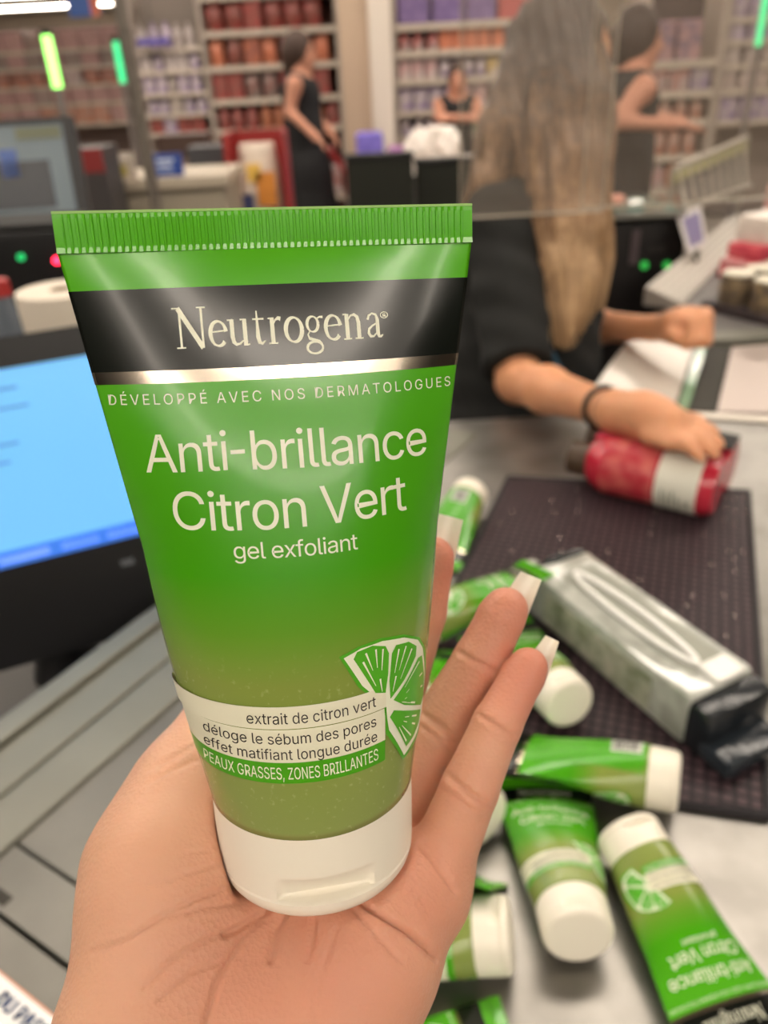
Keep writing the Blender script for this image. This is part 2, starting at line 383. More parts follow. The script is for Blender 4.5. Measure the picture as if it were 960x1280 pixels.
def child(name, vf, material, parent, smooth=True, angle=None):
    me = raw(name, vf[0], vf[1], material, smooth)
    if angle: me.set_sharp_from_angle(angle=math.radians(angle))
    o = bpy.data.objects.new(name, me); COL.objects.link(o); o.parent = parent; return o
def make_tube():
    root = bpy.data.objects.new('scrub_tube', None); COL.objects.link(root)
    # body wall
    n, ns = 160, 70
    vs, fs = ring(TC - .0005, TL - CRH, 0, ns, n)
    fs.append(tuple(range(n))[::-1])
    body = child('body', (vs, fs), m_tube, root)
    # crimped seal: two welded walls with pressed vertical ribs
    mb = MB(); nx, nz = 620, 7
    a = TW / 2
    for sgn in (-1, 1):
        g = []
        for j in range(nz + 1):
            z = TL - CRH + CRH * j / nz
            for i in range(nx + 1):
                x = -a + 2 * a * i / nx
                y = .0006
                if 1 <= j <= 6 and .02 < i / nx < .98: y += .00032 * (1 if math.sin(2 * PI * i / nx * 62) > .45 else 0)
                if j == 0: y = .0008
                if j == nz: y = .0005
                g.append((x, sgn * y, z))
        F_ = [(j * (nx + 1) + i, j * (nx + 1) + i + 1, (j + 1) * (nx + 1) + i + 1, (j + 1) * (nx + 1) + i) for j in range(nz) for i in range(nx)]
        mb.add(g, F_ if sgn < 0 else [f[::-1] for f in F_])
    N1 = (nx + 1) * (nz + 1)
    mb.f += [(nz * (nx + 1) + i, nz * (nx + 1) + i + 1, N1 + nz * (nx + 1) + i + 1, N1 + nz * (nx + 1) + i) for i in range(nx)]
    for i in (0, nx): mb.f += [(j * (nx + 1) + i, (j + 1) * (nx + 1) + i, N1 + (j + 1) * (nx + 1) + i, N1 + j * (nx + 1) + i) for j in range(nz)]
    cr = child('crimp', (mb.v, mb.f), m_tube, root, False)
    ed = MB().box((0, 0, TL + .0001), (TW, .0014, .0005)); child('cut_edge', (ed.v, ed.f), mat('tube_cut_edge', (150, 196, 110), .5), cr, False)
    child('brand_band', ring(S_BLACK0, S_BLACK1, .00008, 10), m_black, root)
    child('foil_band', ring(S_FOIL0, S_BLACK0, .0001, 3), m_foil, root)
    # lettering on the front
    def word(name, txt, pl, pr, cap_px, m, ref=None, sp=.95, fn=None):
        V, Fc = fn(txt) if fn else text2d(txt, sp)
        X0, s0 = p2t(*pl); X1, s1 = p2t(*pr); s = (s0 + s1) / 2
        mid = ((pl[0] + pr[0]) / 2, (pl[1] + pr[1]) / 2); s_hi = p2t(mid[0], mid[1] - cap_px)[1]; s_lo = p2t(*mid)[1]
        V = fit(V, X0, X1, s, s_hi - s_lo, ref)
        # tilt the baseline slightly, as printed
        V[:, 1] += (s1 - s0) * ((V[:, 0] - X0) / (X1 - X0) - .5) * .5
        return child(name, on_tube(V, Fc), m, root, False)
    word('brand_lettering', 'Neutrogena', (219, 438), (479, 421), 50, m_cream, 1.5, fn=serif_word)
    word('trademark_lettering', '\u00ae', (475, 401), (485, 400), 11, m_cream)
    word('claim_lettering', 'D\u00c9VELOPP\u00c9 AVEC NOS DERMATOLOGUES', (137, 505), (562, 483), 14, m_cream, sp=1.25)
    word('name_lettering', 'Anti', (184, 592), (286, 586), 48, m_cream)
    word('name_lettering', '-', (290, 585), (308, 584), 48, m_cream)
    word('name_lettering', 'brillance', (316, 584), (533, 570), 48, m_cream)
    word('name_lettering', 'Citron Vert', (219, 660), (508, 637), 49, m_cream)
    word('kind_lettering', 'gel exfoliant', (293, 697), (448, 687), 21, m_cream)
    # white claim label, its seam and the green strip under it
    XR = p2t(481, 880)[0]; TH_R = p2th(481, 880)[0]
    sA = p2t(373, 881)[1]; sB = p2t(373, 910)[1]; sC = p2t(373, 953)[1]; sD = p2t(373, 979)[1]
    lb = child('claim_label', thpatch(PI - .7, TH_R, sB + .0002, sA, 46, 4, off=.00050), m_labelw, root)
    child('claim_label', thpatch(PI - .7, TH_R, sC, sB - .0002, 46, 4), m_labelw, root)
    child('label_strip', thpatch(PI - .7, TH_R, sD, sC, 46, 3, off=.00012), m_pgreen, root)
    hh = (sA - sB)
    def line(name, txt, xl, xr, s, caph, m, off=.00022):
        V, Fc = text2d(txt); return child(name, on_tube(fit(V, xl, xr, s, caph), Fc, off=off), m, root, False)
    xr = p2t(469, 890)[0]
    line('label_lettering', 'extrait de citron vert', p2t(310, 903)[0], xr, sB + hh * .27, hh * .48, m_dark, .00064)
    line('label_lettering', 'd\u00e9loge le s\u00e9bum des pores', p2t(256, 918)[0], xr, sB - (sB - sC) * .44, (sB - sC) * .31, m_dark)
    line('label_lettering', 'effet matifiant longue dur\u00e9e', p2t(258, 940)[0], xr, sC + (sB - sC) * .10, (sB - sC) * .31, m_dark)
    line('label_lettering', 'PEAUX GRASSES, ZONES BRILLANTES', -TR * .985, xr, sD + (sC - sD) * .22, (sC - sD) * .56, m_cream)
    # lime wedge emblem
    def poly(name, pts, m, off, rings=14):
        q = [p2th(220 + x / 2.824, 780 + y / 2.824) for x, y in pts]; c = (sum(p[0] for p in q) / len(q), sum(p[1] for p in q) / len(q))
        # densify
        d = []
        for i in range(len(q)):
            a_, b_ = q[i], q[(i + 1) % len(q)]
            for t in (0, .25, .5, .75): d.append((a_[0] + (b_[0] - a_[0]) * t, a_[1] + (b_[1] - a_[1]) * t))
        V = [c]; 
        for k_ in range(1, rings + 1): V += [(c[0] + (p[0] - c[0]) * k_ / rings, c[1] + (p[1] - c[1]) * k_ / rings) for p in d]
        N = len(d); Fc = [(0, 1 + i, 1 + (i + 1) % N) for i in range(N)]
        for k_ in range(rings - 1): Fc += [(1 + k_ * N + i, 1 + (k_ + 1) * N + i, 1 + (k_ + 1) * N + (i + 1) % N, 1 + k_ * N + (i + 1) % N) for i in range(N)]
        return [th_pt(a_, b_, off) for a_, b_ in V], Fc
    em = child('lime_emblem', poly('e', [(574, 116), (640, 78), (720, 48), (800, 36), (855, 46), (874, 80), (880, 180), (876, 290), (858, 370), (828, 435), (797, 478), (738, 385), (736, 330), (732, 282), (690, 262), (640, 220)], m_pgreen2, .00028), m_pgreen2, root)
    child('rind', poly('e', [(590, 119), (650, 84), (725, 58), (800, 45), (848, 54), (866, 84), (872, 180), (868, 288), (850, 365), (822, 428), (799, 462), (748, 372), (742, 330), (738, 285), (700, 255), (655, 215)], m_cream, .00040), m_cream, em)
    for pts in ([(624, 122), (636, 96), (690, 74), (735, 76), (747, 100), (744, 170), (735, 240), (700, 240)],
                [(757, 100), (772, 72), (815, 60), (842, 76), (840, 110), (800, 195), (752, 262), (748, 200)],
                [(762, 266), (806, 200), (848, 118), (861, 108), (868, 180), (865, 250), (856, 284), (800, 284)],
                [(764, 302), (856, 300), (849, 345), (830, 395), (806, 430), (795, 405), (750, 326)]):
        sg = child('segment', poly('e', pts, m_pgreen2, .00054), m_pgreen2, em)
    mb = MB()
    for (x0, y0), (x1, y1) in (((665, 100), (690, 160)), ((700, 85), (705, 150)), ((725, 85), (720, 160)), ((655, 130), (700, 215)), ((715, 190), (722, 235)), ((780, 85), (765, 170)), ((805, 75), (780, 160)), ((825, 85), (785, 190)), ((770, 180), (758, 235)), ((850, 130), (800, 220)), ((860, 170), (805, 240)), ((860, 215), (800, 262)), ((835, 275), (790, 272)), ((840, 320), (800, 325)), ((835, 350), (795, 340)), ((820, 390), (790, 355)), ((804, 410), (780, 360))):
        a_, b_ = Vector(p2th(220 + x0 / 2.824, 780 + y0 / 2.824)), Vector(p2th(220 + x1 / 2.824, 780 + y1 / 2.824)); nn = Vector(((b_ - a_).x * TR, (b_ - a_).y)).normalized(); nn = Vector((-nn.y / TR, nn.x)) * .00022
        mb.add([th_pt(v.x, v.y, .00068) for v in (a_ + nn, a_ - nn, b_ - nn * .3, b_ + nn * .3)], [(0, 1, 2, 3)])
    child('juice_streaks', (mb.v, mb.f), m_cream, em, False)
    # back: paragraph panel and barcode
    child('back_panel', patch(-TR * .93, TR * .93, TC + .0015, S_FOIL0 - .001, 24, 20, back=True, off=.00008), m_pgreen, root)
    bc = child('barcode_label', patch(-.0105, .0105, .031, .056, 12, 8, back=True, off=.00015), mat('barcode_white', (214, 214, 206), .4), root)
    mb = MB(); x = .0335; rr = random.Random(3)
    while x < .0535:
        w = rr.choice((.0004, .0007, .0011)); vs, fs = patch(-.0085, .0075, x, x + w, 8, 1, True, .0003); mb.add(vs, fs); x += w + rr.choice((.0005, .0008))
    child('barcode', (mb.v, mb.f), m_dark, bc, False)
    # cap with thumb notch, seam and hinged lid
    def cap_rows(prof, n=144):
        vs = []
        for r, z in prof:
            for k_ in range(n):
                th = 2 * PI * k_ / n; x, y = r * math.cos(th), r * math.sin(th)
                if y < 0 and r > .02:
                    wx = 1 / (1 + math.exp((abs(x) - .0112) / .00035)); wz = 1 / (1 + math.exp(-(z - .0063) / .00012)) / (1 + math.exp((z - .0130) / .00025))
                    y = y + wx * wz * max(0, (-y - .0208)) * (1 - .85 * min(1, max(0, (z - .0063) / .0066)))
                vs.append((x, y, z))
        m_ = len(prof)
        fs = [(i * n + k_, i * n + (k_ + 1) % n, (i + 1) * n + (k_ + 1) % n, (i + 1) * n + k_) for i in range(m_ - 1) for k_ in range(n)]
        fs += [tuple(range(n))[::-1], tuple(range((m_ - 1) * n, m_ * n))]
        return vs, fs
    zs = [(.0251, .0063)] + [(.02545 + .0003 * min(1, (z - .006) / .012), z) for z in np.linspace(.0065, TC - .0006, 44)] + [(.0254, TC)]
    child('cap', cap_rows(zs), m_cap, root, True, 40)
    lid = [(.0012, 0), (.0195, 0), (.0222, .0004), (.0239, .0014), (.0248, .0028), (.0253, .0045), (.0254, .0056), (.0250, .0061)]
    child('lid', cap_rows(lid), m_cap, root, True, 40)
    return root
tube0 = make_tube()
tube0.matrix_world = TUBE_M
tag(tube0, 'green and black tube of gel standing upright in the open palm', 'tube', 'green scrub tubes')
# ------------------------------------------------------------------ the hand that holds the tube (camera centimetres)
def pc(x, y, d): return ((x - 480) / F_PX * d, (y - 640) / F_PX * d, d)
def ch(*q): return [(pc(x, y, d), r) for x, y, d, r in q]
PINKY = ch((534, 1118, 21.4, 1.08), (551, 1075, 21.6, .93), (587, 986, 21.4, .80), (621, 906, 21.6, .69), (653, 846, 22.0, .61), (660, 834, 22.0, .57))
RING = ch((470, 1080, 23.0, 1.2), (505, 1000, 23.4, 1.02), (547, 912, 23.2, .88), (600, 826, 22.9, .80), (626, 772, 22.9, .71), (632, 762, 22.9, .67))
MIDDLE = ch((420, 1060, 23.9, 1.2), (455, 950, 24.5, 1.02), (500, 850, 24.4, .88), (526, 765, 24.0, .80), (538, 708, 23.8, .70), (541, 697, 23.7, .66))
INDEX = ch((370, 1040, 24.2, 1.2), (372, 930, 25.2, 1.0), (395, 830, 25.6, .88), (415, 745, 25.2, .78), (425, 690, 24.8, .68))
THUMB = ch((215, 1090, 20.6, 2.05), (248, 985, 22.1, 1.72), (292, 880, 24.2, 1.2), (322, 800, 25.6, .98), (342, 735, 26.2, .9), (350, 700, 26.4, .8))
PALM = [ch((170, 1500, 18.2, 2.6), (196, 1290, 19.0, 2.38), (216, 1180, 19.9, 2.28), (215, 1090, 20.6, 2.05)),
        ch((350, 1500, 18.4, 2.4), (392, 1285, 19.2, 2.12), (440, 1195, 20.0, 2.0), (492, 1125, 21.0, 1.72), (534, 1105, 21.4, 1.15)),
        ch((280, 1480, 18.8, 2.3), (300, 1290, 19.6, 2.1), (330, 1180, 21.2, 2.1), (370, 1080, 23.2, 1.9)),
        ch((440, 1195, 20.4, 1.9), (400, 1120, 22.6, 1.9), (330, 1080, 23.0, 1.9), (250, 1060, 22.0, 1.9))]
tube_inv = None
def hand_sdf(p):
    fing = [chain(p, f, .12) for f in (PINKY, RING, MIDDLE, INDEX)]
    d = fing[0]
    for f in fing[1:]: d = smin(d, f, .10)
    pal = None
    for q in PALM + [THUMB]:
        e = chain(p, q, .5); pal = e if pal is None else smin(pal, e, 1.3)
    d = smin(d, pal, .55)
    # flesh gives way to the cap and the lower wall of the tube
    c = np.array(_c, np.float32); w = np.array(_w, np.float32); q = p - c; s = q @ w; rr = np.linalg.norm(q - s[:, None] * w, axis=1)
    dx = rr - 2.565; dz = np.abs(s - 4.0) - 4.03
    cyl = np.where((dx > 0) & (dz > 0), np.hypot(np.maximum(dx, 0), np.maximum(dz, 0)), np.maximum(dx, dz)) 
    # rounded lower rim
    cyl = np.maximum(cyl, (rr + (-s) * 1.0 - 2.40) * .7)
    kk = .22; hh = np.maximum(kk - np.abs(d + cyl), 0) / kk
    return np.maximum(d, -cyl) + hh * hh * kk * .25
HV, HF = sdf_mesh(hand_sdf, (-9.2, .2, 14.6), (6.4, 16.5, 28.4), .075)
# flexion creases, as polylines on the palm side (pixel, depth of groove in cm, half width in px)
CREASES = [([(596, 892), (622, 908), (648, 922)], .045, 3), ([(556, 966), (585, 990), (616, 1011)], .06, 3.5), ([(548, 985), (575, 1003), (606, 1024)], .035, 3),
           ([(568, 811), (592, 826), (619, 839)], .05, 3), ([(527, 892), (549, 906), (571, 925)], .055, 3.5), ([(520, 905), (545, 922), (562, 938)], .04, 3),
           ([(527, 1055), (545, 1078), (569, 1113)], .05, 4), ([(452, 1127), (480, 1145), (512, 1166), (545, 1198)], .09, 4), ([(552, 700), (540, 760)], .0, 3),
           ([(345, 1118), (330, 1140), (300, 1160), (282, 1168)], .07, 4.5), ([(330, 1140), (300, 1180), (270, 1230), (255, 1290)], .05, 4), ([(362, 1130), (345, 1160), (338, 1200)], .045, 4),
           ([(392, 1143), (390, 1175), (384, 1200)], .04, 4), ([(440, 1133), (470, 1165), (500, 1200)], .03, 4),
           ([(300, 1128), (250, 1135), (200, 1150), (150, 1180)], .03, 3), ([(310, 1100), (260, 1118), (210, 1140), (160, 1175), (115, 1190)], .035, 3), ([(280, 1078), (225, 1095), (180, 1110)], .022, 3),
           ([(245, 950), (215, 962), (190, 975)], .03, 3), ([(255, 925), (225, 942), (185, 962)], .025, 3), ([(330, 1150), (280, 1165), (220, 1195), (180, 1235)], .03, 3), ([(300, 1195), (240, 1215), (200, 1250)], .025, 3),
           ([(420, 1160), (400, 1220), (390, 1280)], .025, 4), ([(300, 1040), (270, 1060), (230, 1068)], .015, 3)]
def soften(V, F, it=2, lam=.5):
    n = len(V); a = np.concatenate([F[:, [0, 1]], F[:, [1, 2]], F[:, [2, 3]], F[:, [3, 0]]]); a = np.concatenate([a, a[:, ::-1]])
    cnt = np.bincount(a[:, 0], minlength=n)[:, None]
    for _ in range(it):
        m = np.stack([np.bincount(a[:, 0], V[a[:, 1], k], n) for k in range(3)], 1) / np.maximum(cnt, 1); V = V + lam * (m - V)
    return V
HV = soften(HV, HF, 3)
px_ = 480 + F_PX * HV[:, 0] / HV[:, 2]; py_ = 640 + F_PX * HV[:, 1] / HV[:, 2]
# vertex normals, to crease only what faces the palm side
fn_ = np.cross(HV[HF[:, 2]] - HV[HF[:, 0]], HV[HF[:, 3]] - HV[HF[:, 1]]); vn = np.zeros_like(HV)
for k_ in range(4): np.add.at(vn, HF[:, k_], fn_)
vn /= np.linalg.norm(vn, axis=1)[:, None] + 1e-9
facing = np.clip(-(vn * (HV / np.linalg.norm(HV, axis=1)[:, None])).sum(1), 0, 1)
push = np.zeros(len(HV))
for pl, dp, hw in CREASES:
    dm = np.full(len(HV), 1e9)
    for a_, b_ in zip(pl[:-1], pl[1:]):
        ax_, ay_ = b_[0] - a_[0], b_[1] - a_[1]; t = np.clip(((px_ - a_[0]) * ax_ + (py_ - a_[1]) * ay_) / (ax_ * ax_ + ay_ * ay_), 0, 1)
        dm = np.minimum(dm, np.hypot(px_ - a_[0] - t * ax_, py_ - a_[1] - t * ay_))
    g_ = np.exp(-(dm / hw) ** 2) * facing; push = np.maximum(push, g_ * dp * 2.6)
HV = HV - vn * push[:, None]
# fingertips and the mounds under the fingers carry more blood
blush = np.zeros(len(HV))
for q, rad, a_ in ((pc(655, 845, 22), 2.0, 1.0), (pc(628, 770, 22.9), 2.0, .9), (pc(541, 700, 23.7), 2.2, 1.0), (pc(585, 985, 21.4), 1.6, .45), (pc(520, 1120, 20), 2.2, .6), (pc(330, 1240, 17.6), 3.0, .55), (pc(420, 1220, 18.2), 3.0, .6)):
    blush = np.maximum(blush, a_ * np.exp(-(np.linalg.norm(HV - np.array(q), axis=1) / rad) ** 2))
def skin_material(name, c0, c1, c2, attr=True, scale=.01):
    m = bpy.data.materials.new(name); m.use_nodes = True; nt = m.node_tree; b = nt.nodes['Principled BSDF']
    tc = nt.nodes.new('ShaderNodeTexCoord'); n = nt.nodes.new('ShaderNodeTexNoise'); n.inputs['Scale'].default_value = 45; n.inputs['Detail'].default_value = 5; nt.links.new(tc.outputs['Object'], n.inputs['Vector'])
    r = nt.nodes.new('ShaderNodeValToRGB'); r.color_ramp.elements[0].position = .3; r.color_ramp.elements[1].position = .7; r.color_ramp.elements[0].color = lin(c0); r.color_ramp.elements[1].color = lin(c1); nt.links.new(n.outputs['Fac'], r.inputs[0])
    out = r.outputs[0]
    if attr:
        for an, cc in (('blush', c2),):
            at = nt.nodes.new('ShaderNodeAttribute'); at.attribute_name = an
            mx = nt.nodes.new('ShaderNodeMix'); mx.data_type = 'RGBA'; nt.links.new(at.outputs['Fac'], mx.inputs[0]); nt.links.new(out, mx.inputs[6]); mx.inputs[7].default_value = lin(cc); out = mx.outputs[2]
    nt.links.new(out, b.inputs['Base Color']); b.inputs['Roughness'].default_value = .5; b.inputs['Specular IOR Level'].default_value = .35
    b.inputs['Subsurface Weight'].default_value = .25; b.inputs['Subsurface Radius'].default_value = (.004, .0015, .0008); b.inputs['Subsurface Scale'].default_value = 1
    # fine skin lines
    v = nt.nodes.new('ShaderNodeTexVoronoi'); v.inputs['Scale'].default_value = 900; nt.links.new(tc.outputs['Object'], v.inputs['Vector'])
    mp = nt.nodes.new('ShaderNodeMapping'); mp.inputs['Scale'].default_value = (120, 420, 420); mp.inputs['Rotation'].default_value = (0, .5, .5); nt.links.new(tc.outputs['Object'], mp.inputs[0])
    n3 = nt.nodes.new('ShaderNodeTexNoise'); n3.inputs['Scale'].default_value = 1; n3.inputs['Detail'].default_value = 4; nt.links.new(mp.outputs[0], n3.inputs['Vector'])
    ad = nt.nodes.new('ShaderNodeMath'); ad.operation = 'MULTIPLY_ADD'; nt.links.new(n3.outputs['Fac'], ad.inputs[0]); ad.inputs[1].default_value = 1.6; nt.links.new(v.outputs['Distance'], ad.inputs[2])
    bp = nt.nodes.new('ShaderNodeBump'); bp.inputs['Strength'].default_value = .28; bp.inputs['Distance'].default_value = .0006; nt.links.new(ad.outputs[0], bp.inputs['Height']); nt.links.new(bp.outputs[0], b.inputs['Normal'])
    return m
m_skin = skin_material('skin_palm', (206, 158, 130), (213, 166, 138), (200, 128, 107))
HW = np.array([tuple(cw(v)) for v in HV])
hroot = thing('person', tuple(cw(pc(300, 1280, 19))), 'open left palm with long square cream nails holding up the green tube', 'person')
hand = obj('hand', (HW, HF.tolist()), m_skin, hroot, True)
for an, arr in (('blush', blush),):
    at = hand.data.attributes.new(an, 'FLOAT', 'POINT'); at.data.foreach_set('value', arr.astype(np.float32))
m_nail = mat('nail_cream', (236, 228, 212), .3, coat=.2)
def nail(name, bl, tl, tr, br, d0, d1, bend):
    """square nail plate: base left, tip left, tip right, base right (pixels), depth at base and tip"""
    mb = MB(); nx, ny = 10, 10; top = []
    for th in (0, .07):
        for j in range(ny + 1):
            for i in range(nx + 1):
                u, v = i / nx, j / ny
                x = (bl[0] * (1 - u) + br[0] * u) * (1 - v) + (tl[0] * (1 - u) + tr[0] * u) * v
                y = (bl[1] * (1 - u) + br[1] * u) * (1 - v) + (tl[1] * (1 - u) + tr[1] * u) * v
                d = d0 + (d1 - d0) * v - bend * (1 - math.cos((u - .5) * 2.2)) * (1 - .25 * v) + th
                top.append(cw(pc(x, y, d)))
    n1 = (nx + 1) * (ny + 1)
    q = [(j * (nx + 1) + i, j * (nx + 1) + i + 1, (j + 1) * (nx + 1) + i + 1, (j + 1) * (nx + 1) + i) for j in range(ny) for i in range(nx)]
    fs = q + [tuple(k + n1 for k in f[::-1]) for f in q]
    bd = [i for i in range(nx)] ; 
    for i in range(nx): fs += [(i, i + 1, n1 + i + 1, n1 + i), (ny * (nx + 1) + i, ny * (nx + 1) + i + 1, n1 + ny * (nx + 1) + i + 1, n1 + ny * (nx + 1) + i)]
    for j in range(ny): fs += [(j * (nx + 1), (j + 1) * (nx + 1), n1 + (j + 1) * (nx + 1), n1 + j * (nx + 1)), (j * (nx + 1) + nx, (j + 1) * (nx + 1) + nx, n1 + (j + 1) * (nx + 1) + nx, n1 + j * (nx + 1) + nx)]
    mb.add(top, fs); return obj(name, mb, m_nail, hroot, True, angle=40)
nail('fingernail', (618, 762), (651, 714), (677, 725), (655, 782), 23.4, 23.5, .35)
nail('fingernail', (652, 834), (682, 794), (699, 802), (680, 860), 22.45, 22.6, .35)
nail('fingernail', (530, 700), (549, 642), (579, 650), (565, 715), 24.2, 24.3, .35)
# ------------------------------------------------------------------ checkout counter
CT = .88
KG = (CAM.z - CT) / .48
def KP(pl): return [(p[0] * KG, p[1] * KG) for p in pl]
eu = Vector((.539, .842, 0)).normalized(); ev = Vector((eu.y, -eu.x, 0)); O_ = Vector((-.336, .477, 0)) * KG
def uv(u, v, z=0): return O_ + (eu * u + ev * v) * KG + Vector((0, 0, z))
MU = Matrix((eu, ev, Vector((0, 0, -1)))).transposed()     # columns u, v (right-handed with -z)
MUB = Matrix((eu, -ev, Vector((0, 0, 1)))).transposed().to_4x4()
def ubox(mb, u0, u1, v0, v1, z0, z1, bev=0): return mb.box(uv((u0 + u1) / 2, (v0 + v1) / 2, (z0 + z1) / 2), ((u1 - u0) * KG, (v1 - v0) * KG, z1 - z0), MUB, bev)
m_steel = mat('brushed_steel', (152, 149, 144), .36, .85, c2=(126, 123, 118), nscale=14, bump=.12, bscale=35)
m_panel = mat('steel_panel', (118, 116, 109), .45, .5, c2=(104, 102, 96), nscale=9, bump=.06, bscale=40)
m_rail = mat('rail_aluminium', (126, 125, 115), .45, .35, c2=(118, 117, 107), nscale=8)
m_base = mat('counter_body', (62, 60, 58), .6)
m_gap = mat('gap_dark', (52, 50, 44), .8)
m_blackp = mat('black_plastic', (22, 22, 24), .38)
m_blackm = mat('black_matt', (26, 26, 26), .7)
cr = thing('checkout_counter', (.2, .7, 0), 'long stainless steel checkout counter with grey side rails', 'counter')
obj('base', MB().prism(KP([(-.50, .17), (.085, 1.04), (.40, 1.04), (.66, 1.46), (1.36, 2.60), (2.0, 2.3), (.72, .17)]), 0, .845), m_base, cr)
obj('under_deck', MB().prism(KP([(-.55, .13), (.068, 1.105), (.32, 1.105), (.545, 1.53), (1.3, 2.75), (2.08, 2.3), (.75, .13)]), .845, .868), m_gap, cr)
def upoly(pts): return [tuple(uv(a, b)[:2]) for a, b in pts]
# sheet steel deck right of the panels
Pn = lambda x, y: (G(x, y, CT).x, G(x, y, CT).y)
deck = [tuple(uv(-.40, .325)[:2]), tuple(uv(.03, .325)[:2]), tuple(uv(.40, .11)[:2]), tuple(uv(.742, .005)[:2]), *KP([(.31, 1.106), (.575, 1.026), (.86, .94), (.74, .135), (.0, .135)])]
obj('deck_sheet', MB().prism(deck, .868, CT), m_steel, cr)
for (u0, u1, v0, v1) in ((-.0555, .40, .101, .32), (-.0965, -.0585, .101, .32), (-.40, -.1005, .101, .32)):
    if u1 > .3: pl = [tuple(uv(a, b)[:2]) for a, b in ((u0, v0), (u0, v1), (.032, v1), (.395, .112), (.395, v0))]
    else: pl = [tuple(uv(a, b)[:2]) for a, b in ((u0, v0), (u0, v1), (u1, v1), (u1, v0))]
    obj('steel_panel', MB().prism(pl, .868, CT - .001), m_panel, cr)
for v0, v1, z1 in ((-.012, .012, CT + .012), (.013, .0545, CT + .005), (.056, .0995, CT + .003)):
    obj('side_rail', ubox(MB(), -.40, .74, v0, v1, .868, z1, .003), m_rail, cr)
obj('dark_slot_plate', ubox(MB(), -.0935, -.0855, .120, .136, CT - .002, CT - .0004, .0005), m_gap, cr)  # flat dark plate, no opening cut; the slot's shade is in its colour
# plates of the scanner end, past the silver joint bar
q0, q1 = Vector(Pn(720, 515) + (0,)), Vector(Pn(960, 530) + (0,)); jb = (q1 - q0).normalized(); jn = Vector((-jb.y, jb.x, 0))
def jpt(a, b): return tuple((q0 + jb * a + jn * b)[:2])
obj('joint_bar', MB().prism([jpt(0, .004), jpt(.7, .004), jpt(.7, .028), jpt(0, .028)], .868, CT + .003), mat('joint_silver', (196, 188, 176), .3, .8), cr)
m_plate = mat('scale_plate', (214, 208, 198), .22, .35)
obj('scale_plate', MB().prism([*KP([(.325, 1.145), (.53, 1.52)]), Pn(868, 432), Pn(842, 512)], .868, CT + .001), m_plate, cr)
obj('glass_strip', MB().prism([Pn(846, 512), Pn(872, 432), Pn(884, 432), Pn(860, 513)], .868, CT + .002), mat('glass_green', (120, 150, 124), .1, 0), cr)
obj('scanner_strip', MB().prism([Pn(863, 513), Pn(887, 432), Pn(912, 434), Pn(893, 515)], .868, CT + .001), m_gap, cr)
obj('scanner_plate', MB().prism([Pn(896, 515), Pn(915, 434), *KP([(1.05, 1.40), (.95, 1.0)])], .868, CT + .001), mat('plate_rose', (170, 156, 148), .3, .5), cr)
obj('cross_bar', MB().prism([Pn(872, 430), Pn(884, 418), *KP([(1.2, 1.45), (1.12, 1.40)])], .868, CT + .006), m_rail, cr)
obj('conveyor_belt', MB().prism([Pn(830, 418), *KP([(.66, 1.72), (1.3, 2.70), (2.02, 2.3), (1.22, 1.47)]), Pn(884, 416)], .868, CT + .001), mat('belt_grey', (104, 100, 98), .6), cr)
# grooved guard rail beside the belt
a_, b_ = G(826, 384, CT), G(930, 286, CT); d_ = (b_ - a_).normalized(); n_ = Vector((-d_.y, d_.x, 0))
gr_ = thing('belt_guard_rail', (a_.x, a_.y, CT), 'grooved pale metal guard rail along the conveyor belt', 'rail')
mb = MB(); 
obj('rail_bed', mb.add([a_ + n_ * .045, b_ + n_ * .045, b_ - n_ * .05, a_ - n_ * .05] + [p + Vector((0, 0, h)) for p, h in ((a_ + n_ * .045, .045), (b_ + n_ * .045, .045), (b_ - n_ * .05, .012), (a_ - n_ * .05, .012))], [(3, 2, 1, 0), (4, 5, 6, 7), (0, 1, 5, 4), (1, 2, 6, 5), (2, 3, 7, 6), (3, 0, 4, 7)]), mat('rail_pale', (180, 174, 165), .4, .3), gr_)
for i in range(5):
    o1 = n_ * (.034 - .018 * i); h = .043 - .0063 * i
    obj('ridge', MB().tube([a_ + o1 + Vector((0, 0, h)), b_ + o1 + Vector((0, 0, h))], .0045, 8), mat('rail_pale2', (196, 190, 180), .35, .3), gr_)

# ------------------------------------------------------------------ scanner mat
mt = thing('scanner_mat', (.21 * KG, .63 * KG, CT), 'dark purple rubber mat with a fine square grid on the steel counter', 'mat')
TLc, TRc, BRc = [Vector(v) * KG for v in ((.167, .900, 0), (.453, .828, 0), (.263, .361, 0))]; BLc = TLc + BRc - TRc
def grid_material():
    m = bpy.data.materials.new('mat_grid'); m.use_nodes = True; nt = m.node_tree; b = nt.nodes['Principled BSDF']
    tc = nt.nodes.new('ShaderNodeTexCoord'); mp = nt.nodes.new('ShaderNodeMapping'); mp.inputs['Rotation'].default_value = (0, 0, math.radians(-68)); nt.links.new(tc.outputs['Object'], mp.inputs[0])
    br = nt.nodes.new('ShaderNodeTexBrick'); br.offset = 0; br.inputs['Scale'].default_value = 1; br.inputs['Brick Width'].default_value = .0115; br.inputs['Row Height'].default_value = .0115; br.inputs['Mortar Size'].default_value = .0022; br.inputs['Mortar Smooth'].default_value = .2
    nt.links.new(mp.outputs[0], br.inputs['Vector'])
    br.inputs['Color1'].default_value = lin((76, 57, 62)); br.inputs['Color2'].default_value = lin((68, 51, 56)); br.inputs['Mortar'].default_value = lin((24, 17, 21))
    nt.links.new(br.outputs['Color'], b.inputs['Base Color']); b.inputs['Roughness'].default_value = .5; b.inputs['Specular IOR Level'].default_value = .3
    bp = nt.nodes.new('ShaderNodeBump'); bp.inputs['Strength'].default_value = .6; bp.inputs['Distance'].default_value = .001; bp.invert = True; nt.links.new(br.outputs['Fac'], bp.inputs['Height']); nt.links.new(bp.outputs[0], b.inputs['Normal'])
    return m
